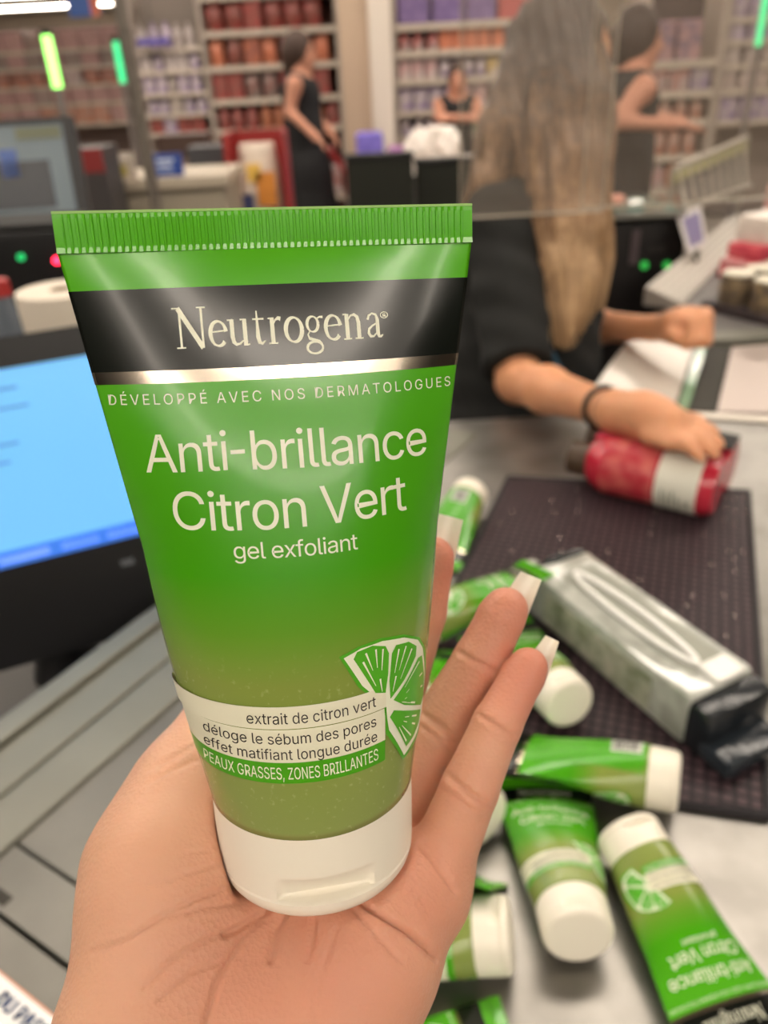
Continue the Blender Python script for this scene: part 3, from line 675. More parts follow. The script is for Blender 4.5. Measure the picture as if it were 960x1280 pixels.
obj('mat_sheet', MB().prism([tuple(p[:2]) for p in (TLc, TRc, BRc, BLc)], CT, CT + .005), grid_material(), mt)
def inset(f): c = (TLc + BRc) / 2; return [c + (p - c) * f for p in (TLc, TRc, BRc, BLc)]
for i in range(4):
    o4 = (TLc, TRc, BRc, BLc); p0, p1 = o4[i], o4[(i + 1) % 4]
    obj('edge_trim', MB().tube([Vector((p0.x, p0.y, CT + .004)), Vector((p1.x, p1.y, CT + .004))], .004, 8), mat('mat_edge', (30, 26, 30), .5), mt)
mb = MB()
for (x, y) in ((690, 625), (693, 640), (722, 612), (724, 628), (722, 640), (905, 622), (918, 624), (930, 622), (908, 636), (920, 640), (932, 640), (905, 650), (918, 655), (910, 690), (918, 700), (928, 690), (920, 715), (905, 745), (918, 770), (858, 758), (866, 745), (908, 796), (902, 815), (890, 815), (888, 835), (880, 846), (832, 772), (812, 668), (820, 640), (815, 655), (700, 672), (702, 690), (640, 640), (625, 655), (640, 690), (700, 720), (800, 725), (880, 668), (890, 706), (760, 690)):
    p = G(x, y, CT + .005); mb.lathe([(.0017, 0), (.0016, .0007), (.0011, .0013), (.0004, .0015)], Matrix.Translation(p), 8)
tag(obj('glint_beads', mb, mat('glint_metal', (220, 214, 206), .1, 1.0), mt, True), kind='stuff')  # bright metal beads added to give the mat its small glints

# ------------------------------------------------------------------ more tubes lying on the counter
# resting poses: place of the cap centre and turn (quaternion), settled on the steel, the mat and one another
for loc_, rot_, label_ in (
    ((0.11968, 0.31115, 0.9114), (0.64957, -0.7596, 0.03229, 0.00489), 'green tube on bare steel with its round white cap foremost'),
    ((0.17714, 0.39576, 0.9115), (0.05936, -0.11475, 0.75157, -0.64687), 'green tube lying with its whole printed front up on bare steel'),
    ((0.23398, 0.43597, 0.91358), (0.47483, 0.28882, -0.6731, -0.48791), 'green tube lying back up with its barcode showing'),
    ((0.16467, 0.52817, 0.91673), (0.64402, -0.74742, -0.14128, 0.08154), 'tube with only its white cap clear of the raised fingers, by the clear wrapped pack'),
    ((0.02026, 0.66074, 0.90835), (0.53519, -0.56031, 0.25181, -0.57984), 'green tube lying crosswise with its black band end on the purple mat'),
    ((-0.00783, 0.50035, 0.93354), (0.14728, 0.05535, 0.79849, 0.58108), 'bright green tube half hidden behind the ring finger'),
    ((0.12698, 0.96293, 0.9114), (0.63042, 0.73785, -0.18332, -0.15663), 'green tube with white cap beside the middle fingernail'),
    ((0.06952, 0.41222, 0.9114), (0.61634, -0.72136, -0.24014, 0.20518), 'tube showing only its white cap past the little finger'),
    ((-0.08181, 0.40341, 0.90536), (0.11206, -0.60135, 0.32472, -0.72137), 'green tube showing only a sliver of its flat end past the little finger'),
    ((0.07384, 0.31588, 0.912), (0.45421, -0.60686, -0.45799, 0.4644), 'tube lying on its side at the heel of the hand, white cap out'),
    ((-0.08881, 0.21671, 0.9114), (0.4988, -0.5838, 0.48704, -0.41613), 'green tube with only its flat black banded end in front of the other tubes'),
):
    t = copy_tree(tube0); t.matrix_world = Matrix.Translation(loc_) @ Quaternion(rot_).to_matrix().to_4x4(); tag(t, label_, 'tube', 'green scrub tubes')

# ------------------------------------------------------------------ clear wrapped pack
def at(x, y, z): return G(x, y, z)
bA, bB = Vector((.165, .632, 0)) * KG, Vector((.262, .432, 0)) * KG; bd = (bB - bA).normalized(); bn = Vector((bd.y, -bd.x, 0)) * -1     # bn points away from the camera side
bw = thing('wrapped_pack', (.21 * KG, .53 * KG, CT + .005), 'clear film wrapped pale grey pack with white loop and black ends', 'pack')
Mb = Matrix((bd, bn, bd.cross(bn))).transposed().to_4x4()
cB = (bA + bB) / 2; HB = .058; WB = .082; LB = (bB - bA).length
def bp_(u, v, z): return Vector((cB.x, cB.y, CT + .006)) + bd * u + bn * v + Vector((0, 0, z))
m_film = mat('clear_film', (198, 200, 192), .1, 0, coat=.6, bump=.5, bscale=40, c2=(150, 153, 144), nscale=30)
obj('pack_body', MB().box(bp_(-.004, 0, HB / 2), (LB * .92, WB, HB), Mb, .008), m_film, bw, True, angle=30)
obj('print_panel', MB().box(bp_(-.01, -WB / 2 - .0004, HB * .48), (LB * .62, .0012, HB * .7), Mb), mat('pack_print', (120, 128, 104), .4, c2=(176, 174, 158), nscale=60), bw)
obj('top_window', MB().box(bp_(0, .004, HB + .0004), (LB * .72, WB * .55, .0012), Mb), mat('pack_window', (158, 160, 150), .08), bw)
loop = []
for i in range(49):
    a = 2 * PI * i / 48; loop.append(bp_(.086 * math.cos(a), .0, HB + .004) + bn * (.0115 * math.sin(a) - .004))
obj('white_loop', MB().tube(loop, .0029, 8, False), mat('loop_white', (246, 246, 242), .25), bw, True)
obj('black_end', MB().box(bp_(LB / 2 - .006, 0, HB * .46), (.030, WB * .98, HB * .95), Mb, .009), mat('end_black', (28, 32, 36), .2, bump=.8, bscale=60), bw, True, angle=30)
obj('crumpled_film', MB().box(bp_(LB / 2 - .028, .010, HB + .002), (.026, .034, .008), Mb, .003), mat('film_white', (236, 236, 230), .15, bump=1.0, bscale=90), bw, True, angle=30)
obj('film_tail', MB().box(bp_(LB / 2 + .018, -.004, .012), (.036, WB * .9, .020), Mb, .006), mat('tail_black', (40, 46, 52), .15, bump=1, bscale=50), bw, True, angle=30)
obj('black_strap', MB().box(bp_(-LB / 2 + .006, .012, HB * .62), (.014, WB * .62, HB * .8), Mb, .004), mat('end_black', (28, 32, 36), .2), bw, True, angle=30)
e0 = bp_(-LB / 2 - .001, -.018, HB * .5)
cp = obj('clear_cap', MB().tube([e0 + bd * .01, e0 - bd * .022, e0 - bd * .026], [.018, .017, .012], 20), mat('cap_clear', (196, 198, 186), .15), bw, True, angle=35)
obj('cap_ring', MB().tube([e0 - bd * .004, e0 - bd * .008], .0192, 20), mat('end_black', (28, 32, 36), .2), cp)

# ------------------------------------------------------------------ red twin pack under the cashier's hand
rA, rB = [Vector((v.x, v.y, 0)) for v in (G(733, 573, CT + .047), G(898, 610, CT + .047))]; rd = (rB - rA).normalized(); rn = Vector((-rd.y, rd.x, 0))
rp = thing('red_bottle_pack', tuple((rA + rB) / 2 + Vector((0, 0, CT + .005))), 'film wrapped pair of red bottles with white paper band on the mat', 'bottle')
m_red = mat('bottle_red', (178, 30, 52), .25, coat=.3, c2=(196, 52, 70), nscale=18)
def rq(u, v, z): return rA + rd * u + rn * v + Vector((0, 0, CT + .005 + z))
RL = (rB - rA).length; RR = 1.17
for v0 in (0, .074):
    b1 = obj('bottle', MB().tube([rq(.0 + .004, v0, .042), rq(.012, v0, .042), rq(.03, v0, .042), rq(RL - .012, v0, .042), rq(RL, v0, .042)], [.021, .033, .042, .042, .037], 28), m_red, rp, True, angle=40)
    obj('cap', MB().tube([rq(-.026, v0, .040), rq(-.022, v0, .040), rq(.006, v0, .040)], [.019, .025, .026], 20), mat('cap_olive', (74, 58, 44), .4), b1, True, angle=40)
obj('paper_band', MB().tube([rq(RL * .60, 0, .042), rq(RL * .90, 0, .042)], .0432, 28, False), mat('band_white', (222, 220, 206), .5), rp, True)
obj('print_panel', MB().tube([rq(RL * .18, 0, .042), rq(RL * .58, 0, .042)], .0426, 28, False), mat('bottle_print', (204, 104, 96), .4, c2=(176, 36, 56), nscale=50), rp, True)
mb = MB()
for i, (u, a0, a1) in enumerate(((.66, 2.6, 3.3), (.70, 2.7, 3.5), (.74, 2.6, 3.2), (.78, 2.8, 3.4), (.83, 2.9, 3.15), (.85, 2.9, 3.15))):
    pts = []
    for k in range(9):
        a = a0 + (a1 - a0) * k / 8 + .5; pts.append(rq(RL * u, 0, .042) + rn * math.cos(a) * .0436 + Vector((0, 0, math.sin(a) * .0436)))
    mb.tube(pts, .0009, 4)
obj('band_printing', mb, mat('band_ink', (92, 110, 90), .6), rp)
obj('film_bridge', MB().box(rq(RL * .5, .037, .074), (RL * .92, .06, .006), Matrix((rd, rn, Vector((0, 0, 1)))).transposed().to_4x4(), .002), mat('film_pink', (196, 70, 92), .12, coat=.4), rp, True, angle=30)
obj('black_label', MB().box(rq(RL * .92, .060, .0845), (.034, .05, .003), Matrix((rd, rn, Vector((0, 0, 1)))).transposed().to_4x4()), m_blackm, rp)

# ------------------------------------------------------------------ notice strip at the near edge of the counter
sg = thing('counter_notice', tuple(uv(-.14, .17, CT)), 'white notice strip with blue capitals and orange border on grey panel', 'sign')
obj('board', ubox(MB(), -.160, -.1235, .10, .318, CT - .001, CT + .0045), mat('notice_white', (226, 226, 226), .4), sg)
obj('border', ubox(MB(), -.1240, -.1228, .10, .318, CT - .001, CT + .0047), mat('notice_orange', (214, 150, 120), .5), sg)
V, Fc = text2d('DU PASS', 1.02); hcap = V[:, 1].max()
vs = [uv(-.1368 + v[1] / hcap * .0086, .1895 + v[0] / hcap * .0074, CT + .0049) for v in V]
n0 = len(vs); vs = vs + [v + ev * .0007 for v in vs] + [v - ev * .0007 for v in vs]; Fc = Fc + [tuple(i + n0 for i in f) for f in Fc] + [tuple(i + 2 * n0 for i in f) for f in Fc]
obj('lettering', (vs, Fc), mat('notice_blue', (44, 70, 120), .5), sg)
mb = MB()
for i in range(9): ubox(mb, -.152, -.144, .125 + i * .022, .138 + i * .022, CT + .0046, CT + .005)
obj('lower_line', mb, mat('notice_dark', (40, 48, 70), .5), sg)

# ------------------------------------------------------------------ cashier's side: desk, screens, roll, printer
dk = thing('cashier_desk', (-.6, 1.0, 0), 'low dark desk carrying the screens behind the steel counter', 'desk')
obj('top', MB().prism([tuple(uv(-.6, -.03)[:2]), tuple(uv(.62, -.03)[:2]), tuple(uv(.62, -.55)[:2]), tuple(uv(-.6, -.9)[:2])], .70, .73), mat('desk_grey', (70, 68, 66), .5), dk)
obj('pedestal', MB().prism([tuple(uv(-.5, -.06)[:2]), tuple(uv(.55, -.06)[:2]), tuple(uv(.55, -.5)[:2]), tuple(uv(-.5, -.8)[:2])], 0, .70), m_base, dk)
def screen(name, label, Q, yaw, tilt, w, h, bez, scr_mat, parts, thick=.035, right=True, foot=None):
    """flat monitor; Q = lower right corner of the glass"""
    u = Vector((math.cos(yaw), math.sin(yaw), 0)); nb = Vector((-math.sin(yaw), math.cos(yaw), 0)); v = Vector((0, 0, math.cos(tilt))) + nb * math.sin(tilt); n = u.cross(v)    # n toward viewer
    M = Matrix((u, v, n)).transposed().to_4x4(); c = Q - u * w / 2 + v * h / 2
    t = thing(name, tuple(foot if foot is not None else Q - u * w / 2), label, 'monitor')
    bl, br, bt, bb = bez
    mb = MB()
    obj('housing', MB().box(c + v * (bt - bb) / 2 - n * (thick / 2 + .002), (w + bl + br, h + bt + bb, thick), M, .006), m_blackp, t, True, angle=30)
    g = obj('screen', MB().box(c - n * .0005, (w, h, .003), M), scr_mat, t)
    f = MB()
    for sx in (-1, 1): f.box(c + u * sx * (w / 2 + (bl if sx < 0 else br) / 2) + v * (bt - bb) / 2, ((bl if sx < 0 else br), h + bt + bb, .006), M)
    f.box(c + v * (h / 2 + bt / 2), (w, bt, .006), M); f.box(c - v * (h / 2 + bb / 2), (w, bb, .006), M)
    obj('bezel', f, m_blackp, t)
    for nm, (x0, x1, y0, y1), mm in parts:      # fractions of the glass
        obj(nm, MB().box(c + u * ((x0 + x1) / 2 - .5) * w + v * ((y0 + y1) / 2 - .5) * h + n * .0018, ((x1 - x0) * w, (y1 - y0) * h, .0012), M), mm, g)
    return t, u, v, n, c, M
yaw1 = math.radians(23); Q1 = P(226, 655, 1.0)
m_scr = mat('screen_blue', (112, 188, 246), .3, emit=.55)
m_task = mat('screen_taskbar', (62, 122, 226), .3, emit=.6)
m_line = mat('screen_text', (92, 150, 196), .3, emit=.4); m_tb = mat('screen_task_item', (150, 190, 246), .3, emit=.5)
parts = [('taskbar', (0, 1, 0, .085), m_task)] + [('task_item', (x, x + w_, .02, .06), m_tb) for x, w_ in ((.40, .16), (.60, .12), (.75, .12), (.90, .07))] + [('text_line', (.05, .62, y, y + .014), m_line) for y in (.80,)] + [('text_line', (.05, x1, y, y + .016), m_line) for x1, y in ((.56, .62), (.52, .53), (.60, .895))]
mon, u1, v1, n1, c1, M1 = screen('customer_screen', 'black framed screen showing a light blue page beside the steel rail', Q1, yaw1, math.radians(16), .361, .229, (.035, .035, .035, .125), m_scr, parts)
obj('button', MB().box(c1 + u1 * .105 - v1 * (.111 + .034) + n1 * .004, (.016, .007, .003), M1), mat('button_grey', (96, 100, 106), .4), mon)
obj('power_mark', MB().box(c1 - u1 * .09 - v1 * (.111 + .045) + n1 * .004, (.030, .006, .003), M1), mat('button_silver', (150, 152, 156), .3, .8), mon)
fp = c1 - v1 * .17 - n1 * .06
obj('stand', MB().tube([Vector((fp.x, fp.y, .735)), Vector((fp.x, fp.y, .80)), c1 - n1 * .035 - v1 * .05], [.05, .03, .025], 16), m_blackp, mon, True, angle=40)
# second till's screen, farther away
Q2 = P(98, 268, 1.75)
m_scr2 = mat('screen_dim', (96, 112, 120), .25, emit=.10); m_s2a = mat('screen_dark_block', (34, 40, 48), .25, emit=.04); m_s2b = mat('screen_blue_block', (34, 76, 150), .25, emit=.12); m_s2c = mat('screen_olive_block', (90, 96, 70), .3, emit=.08); m_s2d = mat('screen_pale_block', (150, 172, 182), .3, emit=.2)
m2, u2, v2, n2, c2_, M2 = screen('till_screen', 'dim till screen with dark panes behind the light blue one', Q2, math.radians(8), math.radians(14), .30, .19, (.02, .028, .012, .02), m_scr2,
       [('dark_pane', (.35, .86, .10, .62), m_s2a), ('blue_block', (.52, .64, .45, .75), m_s2b), ('olive_bar', (.66, .98, .84, .97), m_s2c), ('pale_column', (0, .32, .05, .80), m_s2d)], foot=Vector((Q2.x - .15, Q2.y + .05, .76)))
obj('stand', MB().tube([Vector((Q2.x - .15, Q2.y + .08, .73)), Vector((Q2.x - .15, Q2.y + .08, .78)), c2_ - n2 * .03], [.07, .03, .025], 16), m_blackp, m2, True, angle=40)
tag(obj('till_desk', MB().prism([(Q2.x - .7, Q2.y - .18), (Q2.x + .25, Q2.y - .18), (Q2.x + .25, Q2.y + .6), (Q2.x - .7, Q2.y + .6)], 0, .73), mat('desk_dark', (58, 54, 52), .6)), 'dark boxy till desk under the dim screen', 'desk')
wr = thing('barcode_scanner', tuple(c2_ + v2 * .107), 'small black scanner head on top of the dim till screen', 'scanner')
obj('head', MB().box(c2_ + v2 * .134 - u2 * .09, (.07, .035, .05), M2, .008), m_blackp, wr, True, angle=30)
obj('clip', MB().box(c2_ + v2 * .1125 - u2 * .09, (.03, .014, .03), M2), m_blackp, wr)
# paper roll
pr = G(80, 418, .86); pr = P(84, 392, 1.10)
rl = thing('paper_roll', (pr.x, pr.y, pr.z - .045), 'off white paper roll standing behind the light blue screen', 'paper roll')
Mr = Matrix.Translation((pr.x, pr.y, pr.z - .045))
obj('paper', MB().lathe([(.016, 0), (.061, 0), (.062, .003), (.062, .077), (.061, .08), (.016, .08)], Mr, 40, False), mat('roll_paper', (216, 206, 190), .8), rl, True, angle=40)
obj('core', MB().lathe([(.0125, .001), (.0155, .001), (.0155, .0805), (.0125, .0805)], Mr, 24, False), mat('roll_core', (150, 130, 104), .9), rl, True, angle=40)
zs_ = pr.z - .045
st = thing('printer_stand', (pr.x - .02, pr.y + .05, .73), 'black box shelf under the paper roll', 'stand')
obj('shelf', MB().box((pr.x, pr.y, zs_ - .012), (.15, .15, .024), None, .004), m_blackm, st)
obj('column', MB().box((pr.x, pr.y, (.73 + zs_ - .024) / 2), (.08, .08, zs_ - .024 - .73)), m_blackm, st)
# receipt printer with its lights
pp = P(40, 325, 1.42)
pt = thing('receipt_printer', (pp.x, pp.y, pp.z - .09), 'black receipt printer with one green and one red light', 'printer')
obj('case', MB().box((pp.x - .02, pp.y + .08, pp.z - .02), (.20, .15, .14), None, .008), m_blackp, pt, True, angle=30)
obj('lid', MB().box((pp.x - .02, pp.y + .08, pp.z + .055), (.19, .14, .012), None, .004), m_blackm, pt)
for x, y, nm, c_ in ((27, 321, 'green_light', (40, 200, 110)), (72, 325, 'red_light', (255, 40, 70))):
    q = Yp(x, y, pp.y + .003); obj(nm, MB().tube([q, q + Vector((0, -.006, 0))], .006, 10), mat(nm, c_, .3, emit=1.2 if 'green' in nm else 9), pt)
obj('foot_block', MB().box((pp.x - .02, pp.y + .08, (pp.z - .09 + .73) / 2), (.16, .12, pp.z - .09 - .73)), m_blackm, pt)
# clear water bottle
wb = P(10, 392, 1.20); wz = .73
bt = thing('water_bottle', (wb.x, wb.y, wz), 'clear plastic water bottle with red cap beside the paper roll', 'bottle')
Mw = Matrix.Translation((wb.x, wb.y, wz))
hgt = P(10, 345, 1.20).z - wz
obj('bottle', MB().lathe([(.028, 0), (.033, .004), (.033, hgt * .3), (.030, hgt * .36), (.033, hgt * .42), (.033, hgt * .68), (.026, hgt * .82), (.013, hgt * .92), (.013, hgt * .95)], Mw, 24), mat('bottle_clear', (150, 160, 172), .08, trans=.55, ior=1.2), bt, True, angle=40)
obj('label_wrap', MB().lathe([(.0335, hgt * .44), (.0335, hgt * .64)], Mw, 24, False), mat('bottle_label', (150, 160, 176), .4, c2=(200, 204, 210), nscale=60), bt, True)
obj('cap', MB().lathe([(.0145, hgt * .95), (.0145, hgt * 1.0), (.012, hgt * 1.005)], Mw, 20), mat('cap_red', (170, 50, 50), .4), bt, True, angle=40)
# ------------------------------------------------------------------ the cashier
def A3(v): return tuple(v)
DK, RS = 1.15, 1.10          # distance and build of the cashier
def Wp(x, y, d): return np.array(P(x, y, d * DK), np.float32)
_cone0, _ell0 = cone, ell
def cone(p, a, b, ra, rb): return _cone0(p, a, b, ra * RS, rb * RS)
def ell(p, c, r, R=None): return _ell0(p, c, tuple(v * RS for v in r), R)
m_skin2 = skin_material('skin_arm', (206, 146, 108), (214, 154, 116), (206, 124, 100), attr=False)
m_shirt = mat('shirt_black', (20, 21, 19), .9, c2=(16, 17, 16), nscale=30, bump=.25, bscale=25)
m_trous = mat('trouser_black', (24, 24, 28), .85)
hd = Wp(698, 80, 1.40); fdir = Vector((.86, -.28, -.36)).normalized()
nk0, nk1 = Wp(680, 160, 1.42), Wp(665, 225, 1.45)
chest, waist, hips = Wp(662, 320, 1.46), Wp(655, 440, 1.47), Wp(650, 560, 1.50)
sR, eR, wR = Wp(628, 285, 1.34), Wp(648, 476, 1.24), Wp(768, 514, .975)
sL, eL, wL = Wp(715, 285, 1.60), Wp(715, 408, 1.62), Wp(815, 410, 1.43)
F3 = np.array(fdir, np.float32); UPZ = np.array((0, 0, 1), np.float32)
sideF = np.cross(UPZ, F3); sideF /= np.linalg.norm(sideF); topF = np.cross(F3, sideF); RH = np.stack([F3, sideF, topF], 1)
def fl(z): return (hips[0] + .0, hips[1], z)
def hand_right(p):
    w = wR; k1 = Wp(838, 530, .915)
    d = chain(p, [(w, .026), ((w + k1) / 2 + UPZ * .004, .027), (k1, .024)], .02)
    pal2 = cone(p, w + UPZ * .0, Wp(826, 521, .940), .023, .021); d = smin(d, pal2, .02)
    for (a, b, c_, r) in (((838, 519, 0.948), (868, 526, 0.933), (893, 541, 0.918), .0105), ((846, 526, 0.928), (876, 538, 0.908), (899, 556, 0.888), .011), ((842, 533, 0.913), (872, 549, 0.888), (894, 568, 0.871), .0105), ((832, 540, 0.903), (858, 556, 0.878), (876, 573, 0.863), .0095), ((800, 528, 0.953), (812, 545, 0.918), (838, 556, 0.888), .0115)):
        d = smin(d, chain(p, [(Wp(*a), r * 1.15), (Wp(*b), r), (Wp(*c_), r * .8)], .006), .008)
    for v0 in (0, .074):          # rests on the two bottles
        d = np.maximum(d, -_cone0(p, np.array(rq(.02, v0, .042)), np.array(rq(RL - .004, v0, .042)), .0425, .0425))
    return d
def hand_left(p):      # loose fist
    c0 = Wp(850, 408, 1.37); d = chain(p, [(wL, .024), (c0, .031)], .02)
    d = smin(d, ell(p, c0, (.034, .03, .032)), .02)
    for i in range(4):
        a = Wp(858, 390 + i * 11, 1.365); b = Wp(884, 392 + i * 11, 1.345); c_ = Wp(880, 398 + i * 10, 1.315); e_ = Wp(862, 400 + i * 9, 1.315)
        d = smin(d, chain(p, [(a, .0125), (b, .0115), (c_, .0105), (e_, .009)], .005), .006)
    d = smin(d, chain(p, [(Wp(838, 418, 1.35), .013), (Wp(858, 430, 1.325), .012), (Wp(876, 424, 1.31), .0095)], .006), .008)
    return d
def body_sdf(p):
    d = ell(p, hd, (.092, .074, .108), RH)
    d = smin(d, ell(p, hd + F3 * .04 - topF * .065, (.05, .046, .055), RH), .04)
    d = smin(d, cone(p, hd + F3 * .088 - topF * .005, hd + F3 * .112 - topF * .035, .008, .014), .015)
    for sgn in (-1, 1): d = smin(d, ell(p, hd + sideF * sgn * .074 - F3 * .005 - topF * .01, (.02, .008, .03), RH), .008)
    d = smin(d, ell(p, hd + F3 * .09 - topF * .062, (.012, .022, .008), RH), .01)
    d = smin(d, chain(p, [(nk0, .05), (nk1, .058)], .03), .04)
    tor = chain(p, [(nk1, .07), (chest, .132), (waist, .118), (hips, .15)], .08)
    tor = smin(tor, cone(p, sR + (chest - sR) * .2, sL + (chest - sL) * .2, .075, .075), .08)
    d = smin(d, tor, .05)
    for s, e, w in ((sR, eR, wR), (sL, eL, wL)):
        d = smin(d, chain(p, [(s, .055), (s * .5 + e * .5, .042), (e, .036)], .03), .04)
        d = smin(d, chain(p, [(e, .036), (e * .65 + w * .35, .035), (w, .0225)], .02), .02)
    for sg_ in (-1, 1):
        h0 = hips + np.array((.02 * 0, .075 * sg_, -.06)); kn = np.array((h0[0] + .02, h0[1] + .01 * sg_, .46)); an = np.array((h0[0], h0[1], .09)); to = np.array((h0[0] + .15, h0[1], .035))
        d = smin(d, chain(p, [(h0, .085), (kn, .055), (an, .04), (to, .032)], .04), .05)
    d = smin(d, hand_right(p), .012); d = smin(d, hand_left(p), .012)
    return d
lo = np.minimum.reduce([hd, sR, eR, wR, sL, wL, hips]) - .25; hi = np.maximum.reduce([hd, sR, eR, wR, sL, wL, hips]) + .25; lo[2] = -.02
BV, BF = sdf_mesh(body_sdf, lo, hi, .0065)
cs = thing('person', (float(hips[0]), float(hips[1]), 0), 'cashier in black short sleeved shirt with long fair hair sliding the red bottles', 'person', 'people in the store')
obj('body', (soften(BV, BF, 2), BF.tolist()), m_skin2, cs, True)
def shirt_sdf(p):
    tor = chain(p, [(nk1 - UPZ * .01, .078), (chest, .142), (waist, .130), (hips - UPZ * .02, .160)], .08)
    tor = smin(tor, cone(p, sR + (chest - sR) * .2, sL + (chest - sL) * .2, .085, .085), .08)
    for s, e in ((sR, eR), (sL, eL)):
        e2 = s + (e - s) * .93
        d = chain(p, [(s, .070), (s * .5 + e2 * .5, .062), (e2, .060)], .03)
        ax = (e - s) / np.linalg.norm(e - s); d = np.maximum(d, (p - e2) @ ax)      # cuff cut square
        tor = smin(tor, d, .05)
    # soft folds
    tor = tor + .004 * np.sin(p[:, 2] * 70 + p[:, 0] * 45) * np.sin(p[:, 1] * 50)
    tor = np.maximum(tor, -(ell(p, nk1 + np.array((.02, -.01, .055), np.float32), (.075, .075, .06))))
    return np.maximum(tor, hips[2] - .02 - p[:, 2])
SV, SF = sdf_mesh(shirt_sdf, lo, hi, .0065)
obj('shirt', (soften(SV, SF, 2), SF.tolist()), m_shirt, cs, True)
def trous_sdf(p):
    d = chain(p, [(waist - UPZ * .06, .122), (hips, .158)], .05)
    for sg_ in (-1, 1):
        h0 = hips + np.array((0, .075 * sg_, -.06)); kn = np.array((h0[0] + .02, h0[1] + .01 * sg_, .46)); an = np.array((h0[0], h0[1], .09))
        d = smin(d, chain(p, [(h0, .096), (kn, .068), (an, .062)], .04), .05)
    return np.maximum(d, .07 - p[:, 2])
TV, TF = sdf_mesh(trous_sdf, (lo[0], lo[1], 0), (hi[0], hi[1], hips[2] + .2), .010)
obj('trousers', (soften(TV, TF, 2), TF.tolist()), m_trous, cs, True)
for sg_ in (-1, 1):
    h0 = hips + np.array((0, .075 * sg_, -.06))
    vv, ff = sdf_mesh(lambda p: np.maximum(smin(cone(p, (h0[0] - .02, h0[1], .045), (h0[0] + .17, h0[1], .038), .05, .042), cone(p, (h0[0], h0[1], .08), (h0[0], h0[1], .11), .05, .05), .03), .003 - p[:, 2]), (h0[0] - .12, h0[1] - .1, -.01), (h0[0] + .28, h0[1] + .1, .2), .01)
    obj('shoe', (vv, ff.tolist()), m_blackm, cs, True)
for t, r, nm, cc in ((.90, .0300, 'bracelet', (54, 44, 38)), (.98, .0275, 'bracelet', (70, 56, 44))):
    c_ = eR + (wR - eR) * t; ax = Vector(wR - eR).normalized(); a0 = ax.orthogonal().normalized(); b0 = ax.cross(a0)
    obj(nm, MB().tube([Vector(c_) + (a0 * math.cos(q) + b0 * math.sin(q)) * r for q in np.linspace(0, 2 * PI, 25)], .0045, 8, False), mat(nm + str(cc[0]), cc, .5), cs, True)
for sgn in (-1, 1):
    e_ = Vector(hd + F3 * .080 + sideF * sgn * .032 + topF * .012)
    obj('eye', MB().lathe([(.002, -.010), (.009, -.006), (.0115, 0), (.009, .006), (.002, .010)], Matrix.Translation(e_), 12), mat('eye_white', (220, 214, 206), .2), cs, True)
obj('lanyard', MB().tube([Wp(690, 440, 1.285), Wp(700, 462, 1.30), Wp(702, 490, 1.315)], .005, 6), mat('lanyard_blue', (40, 84, 108), .6), cs)
# hair: solid core plus loose strands
def hair_core(p):
    d = ell(p, hd - F3 * .018 + topF * .014, (.098, .086, .112), RH)
    d = np.maximum(d, -ell(p, hd + F3 * .105 - topF * .03, (.07, .062, .085), RH))
    for pts in (((655, 95, 1.37, .050), (632, 170, 1.36, .052), (612, 235, 1.345, .036), (600, 268, 1.34, .015)),
                ((705, 60, 1.33, .05), (728, 130, 1.30, .045), (724, 210, 1.285, .045), (722, 290, 1.28, .043), (724, 350, 1.275, .034), (712, 415, 1.27, .010)),
                ((680, 110, 1.34, .055), (676, 180, 1.33, .05), (690, 250, 1.30, .04), (697, 330, 1.275, .03), (700, 420, 1.27, .008))):
        d = smin(d, chain(p, [(Wp(x, y, dd), r) for x, y, dd, r in pts], .03), .03)
    return d + .0035 * np.sin(p[:, 0] * 230 + p[:, 2] * 14)
hl = np.minimum.reduce([hd, Wp(590, 280, 1.34), Wp(700, 440, 1.27)]) - .16; hh_ = np.maximum.reduce([hd, Wp(760, 150, 1.3)]) + .16
CV, CF = sdf_mesh(hair_core, hl, hh_, .0065)
def hair_material(name):
    m = bpy.data.materials.new(name); m.use_nodes = True; nt = m.node_tree; b = nt.nodes['Principled BSDF']
    at = nt.nodes.new('ShaderNodeAttribute'); at.attribute_name = 'tip'
    n = nt.nodes.new('ShaderNodeTexNoise'); tc = nt.nodes.new('ShaderNodeTexCoord'); mp = nt.nodes.new('ShaderNodeMapping'); mp.inputs['Scale'].default_value = (120, 120, 3.5); nt.links.new(tc.outputs['Object'], mp.inputs[0]); nt.links.new(mp.outputs[0], n.inputs['Vector']); n.inputs['Scale'].default_value = 1
    ma = nt.nodes.new('ShaderNodeMath'); ma.operation = 'MULTIPLY_ADD'; nt.links.new(n.outputs['Fac'], ma.inputs[0]); ma.inputs[1].default_value = .5; nt.links.new(at.outputs['Fac'], ma.inputs[2])
    r = nt.nodes.new('ShaderNodeValToRGB'); e = r.color_ramp.elements; e[0].position = .4; e[0].color = lin((54, 38, 27)); e[1].position = 1.0; e[1].color = lin((190, 158, 118)); x = e.new(.7); x.color = lin((132, 100, 70))
    sb = nt.nodes.new('ShaderNodeMath'); sb.operation = 'SUBTRACT'; nt.links.new(ma.outputs[0], sb.inputs[0]); sb.inputs[1].default_value = -.05
    nt.links.new(sb.outputs[0], r.inputs[0]); nt.links.new(r.outputs[0], b.inputs['Base Color']); b.inputs['Roughness'].default_value = .55; return m
m_hair = hair_material('hair_fair')
def tipattr(o, strands=False):
    z = np.array([(o.matrix_world @ v.co).z if False else v.co.z for v in o.data.vertices]); t = np.clip((float(hd[2]) + .08 - z) / .70, 0, 1)
    if strands: t = t + np.repeat(np.random.default_rng(2).normal(0, .16, len(t) // 60), 60)
    at = o.data.attributes.new('tip', 'FLOAT', 'POINT'); at.data.foreach_set('value', t.astype(np.float32))
hr = obj('hair', (soften(CV, CF, 1), CF.tolist()), m_hair, cs, True); tipattr(hr)
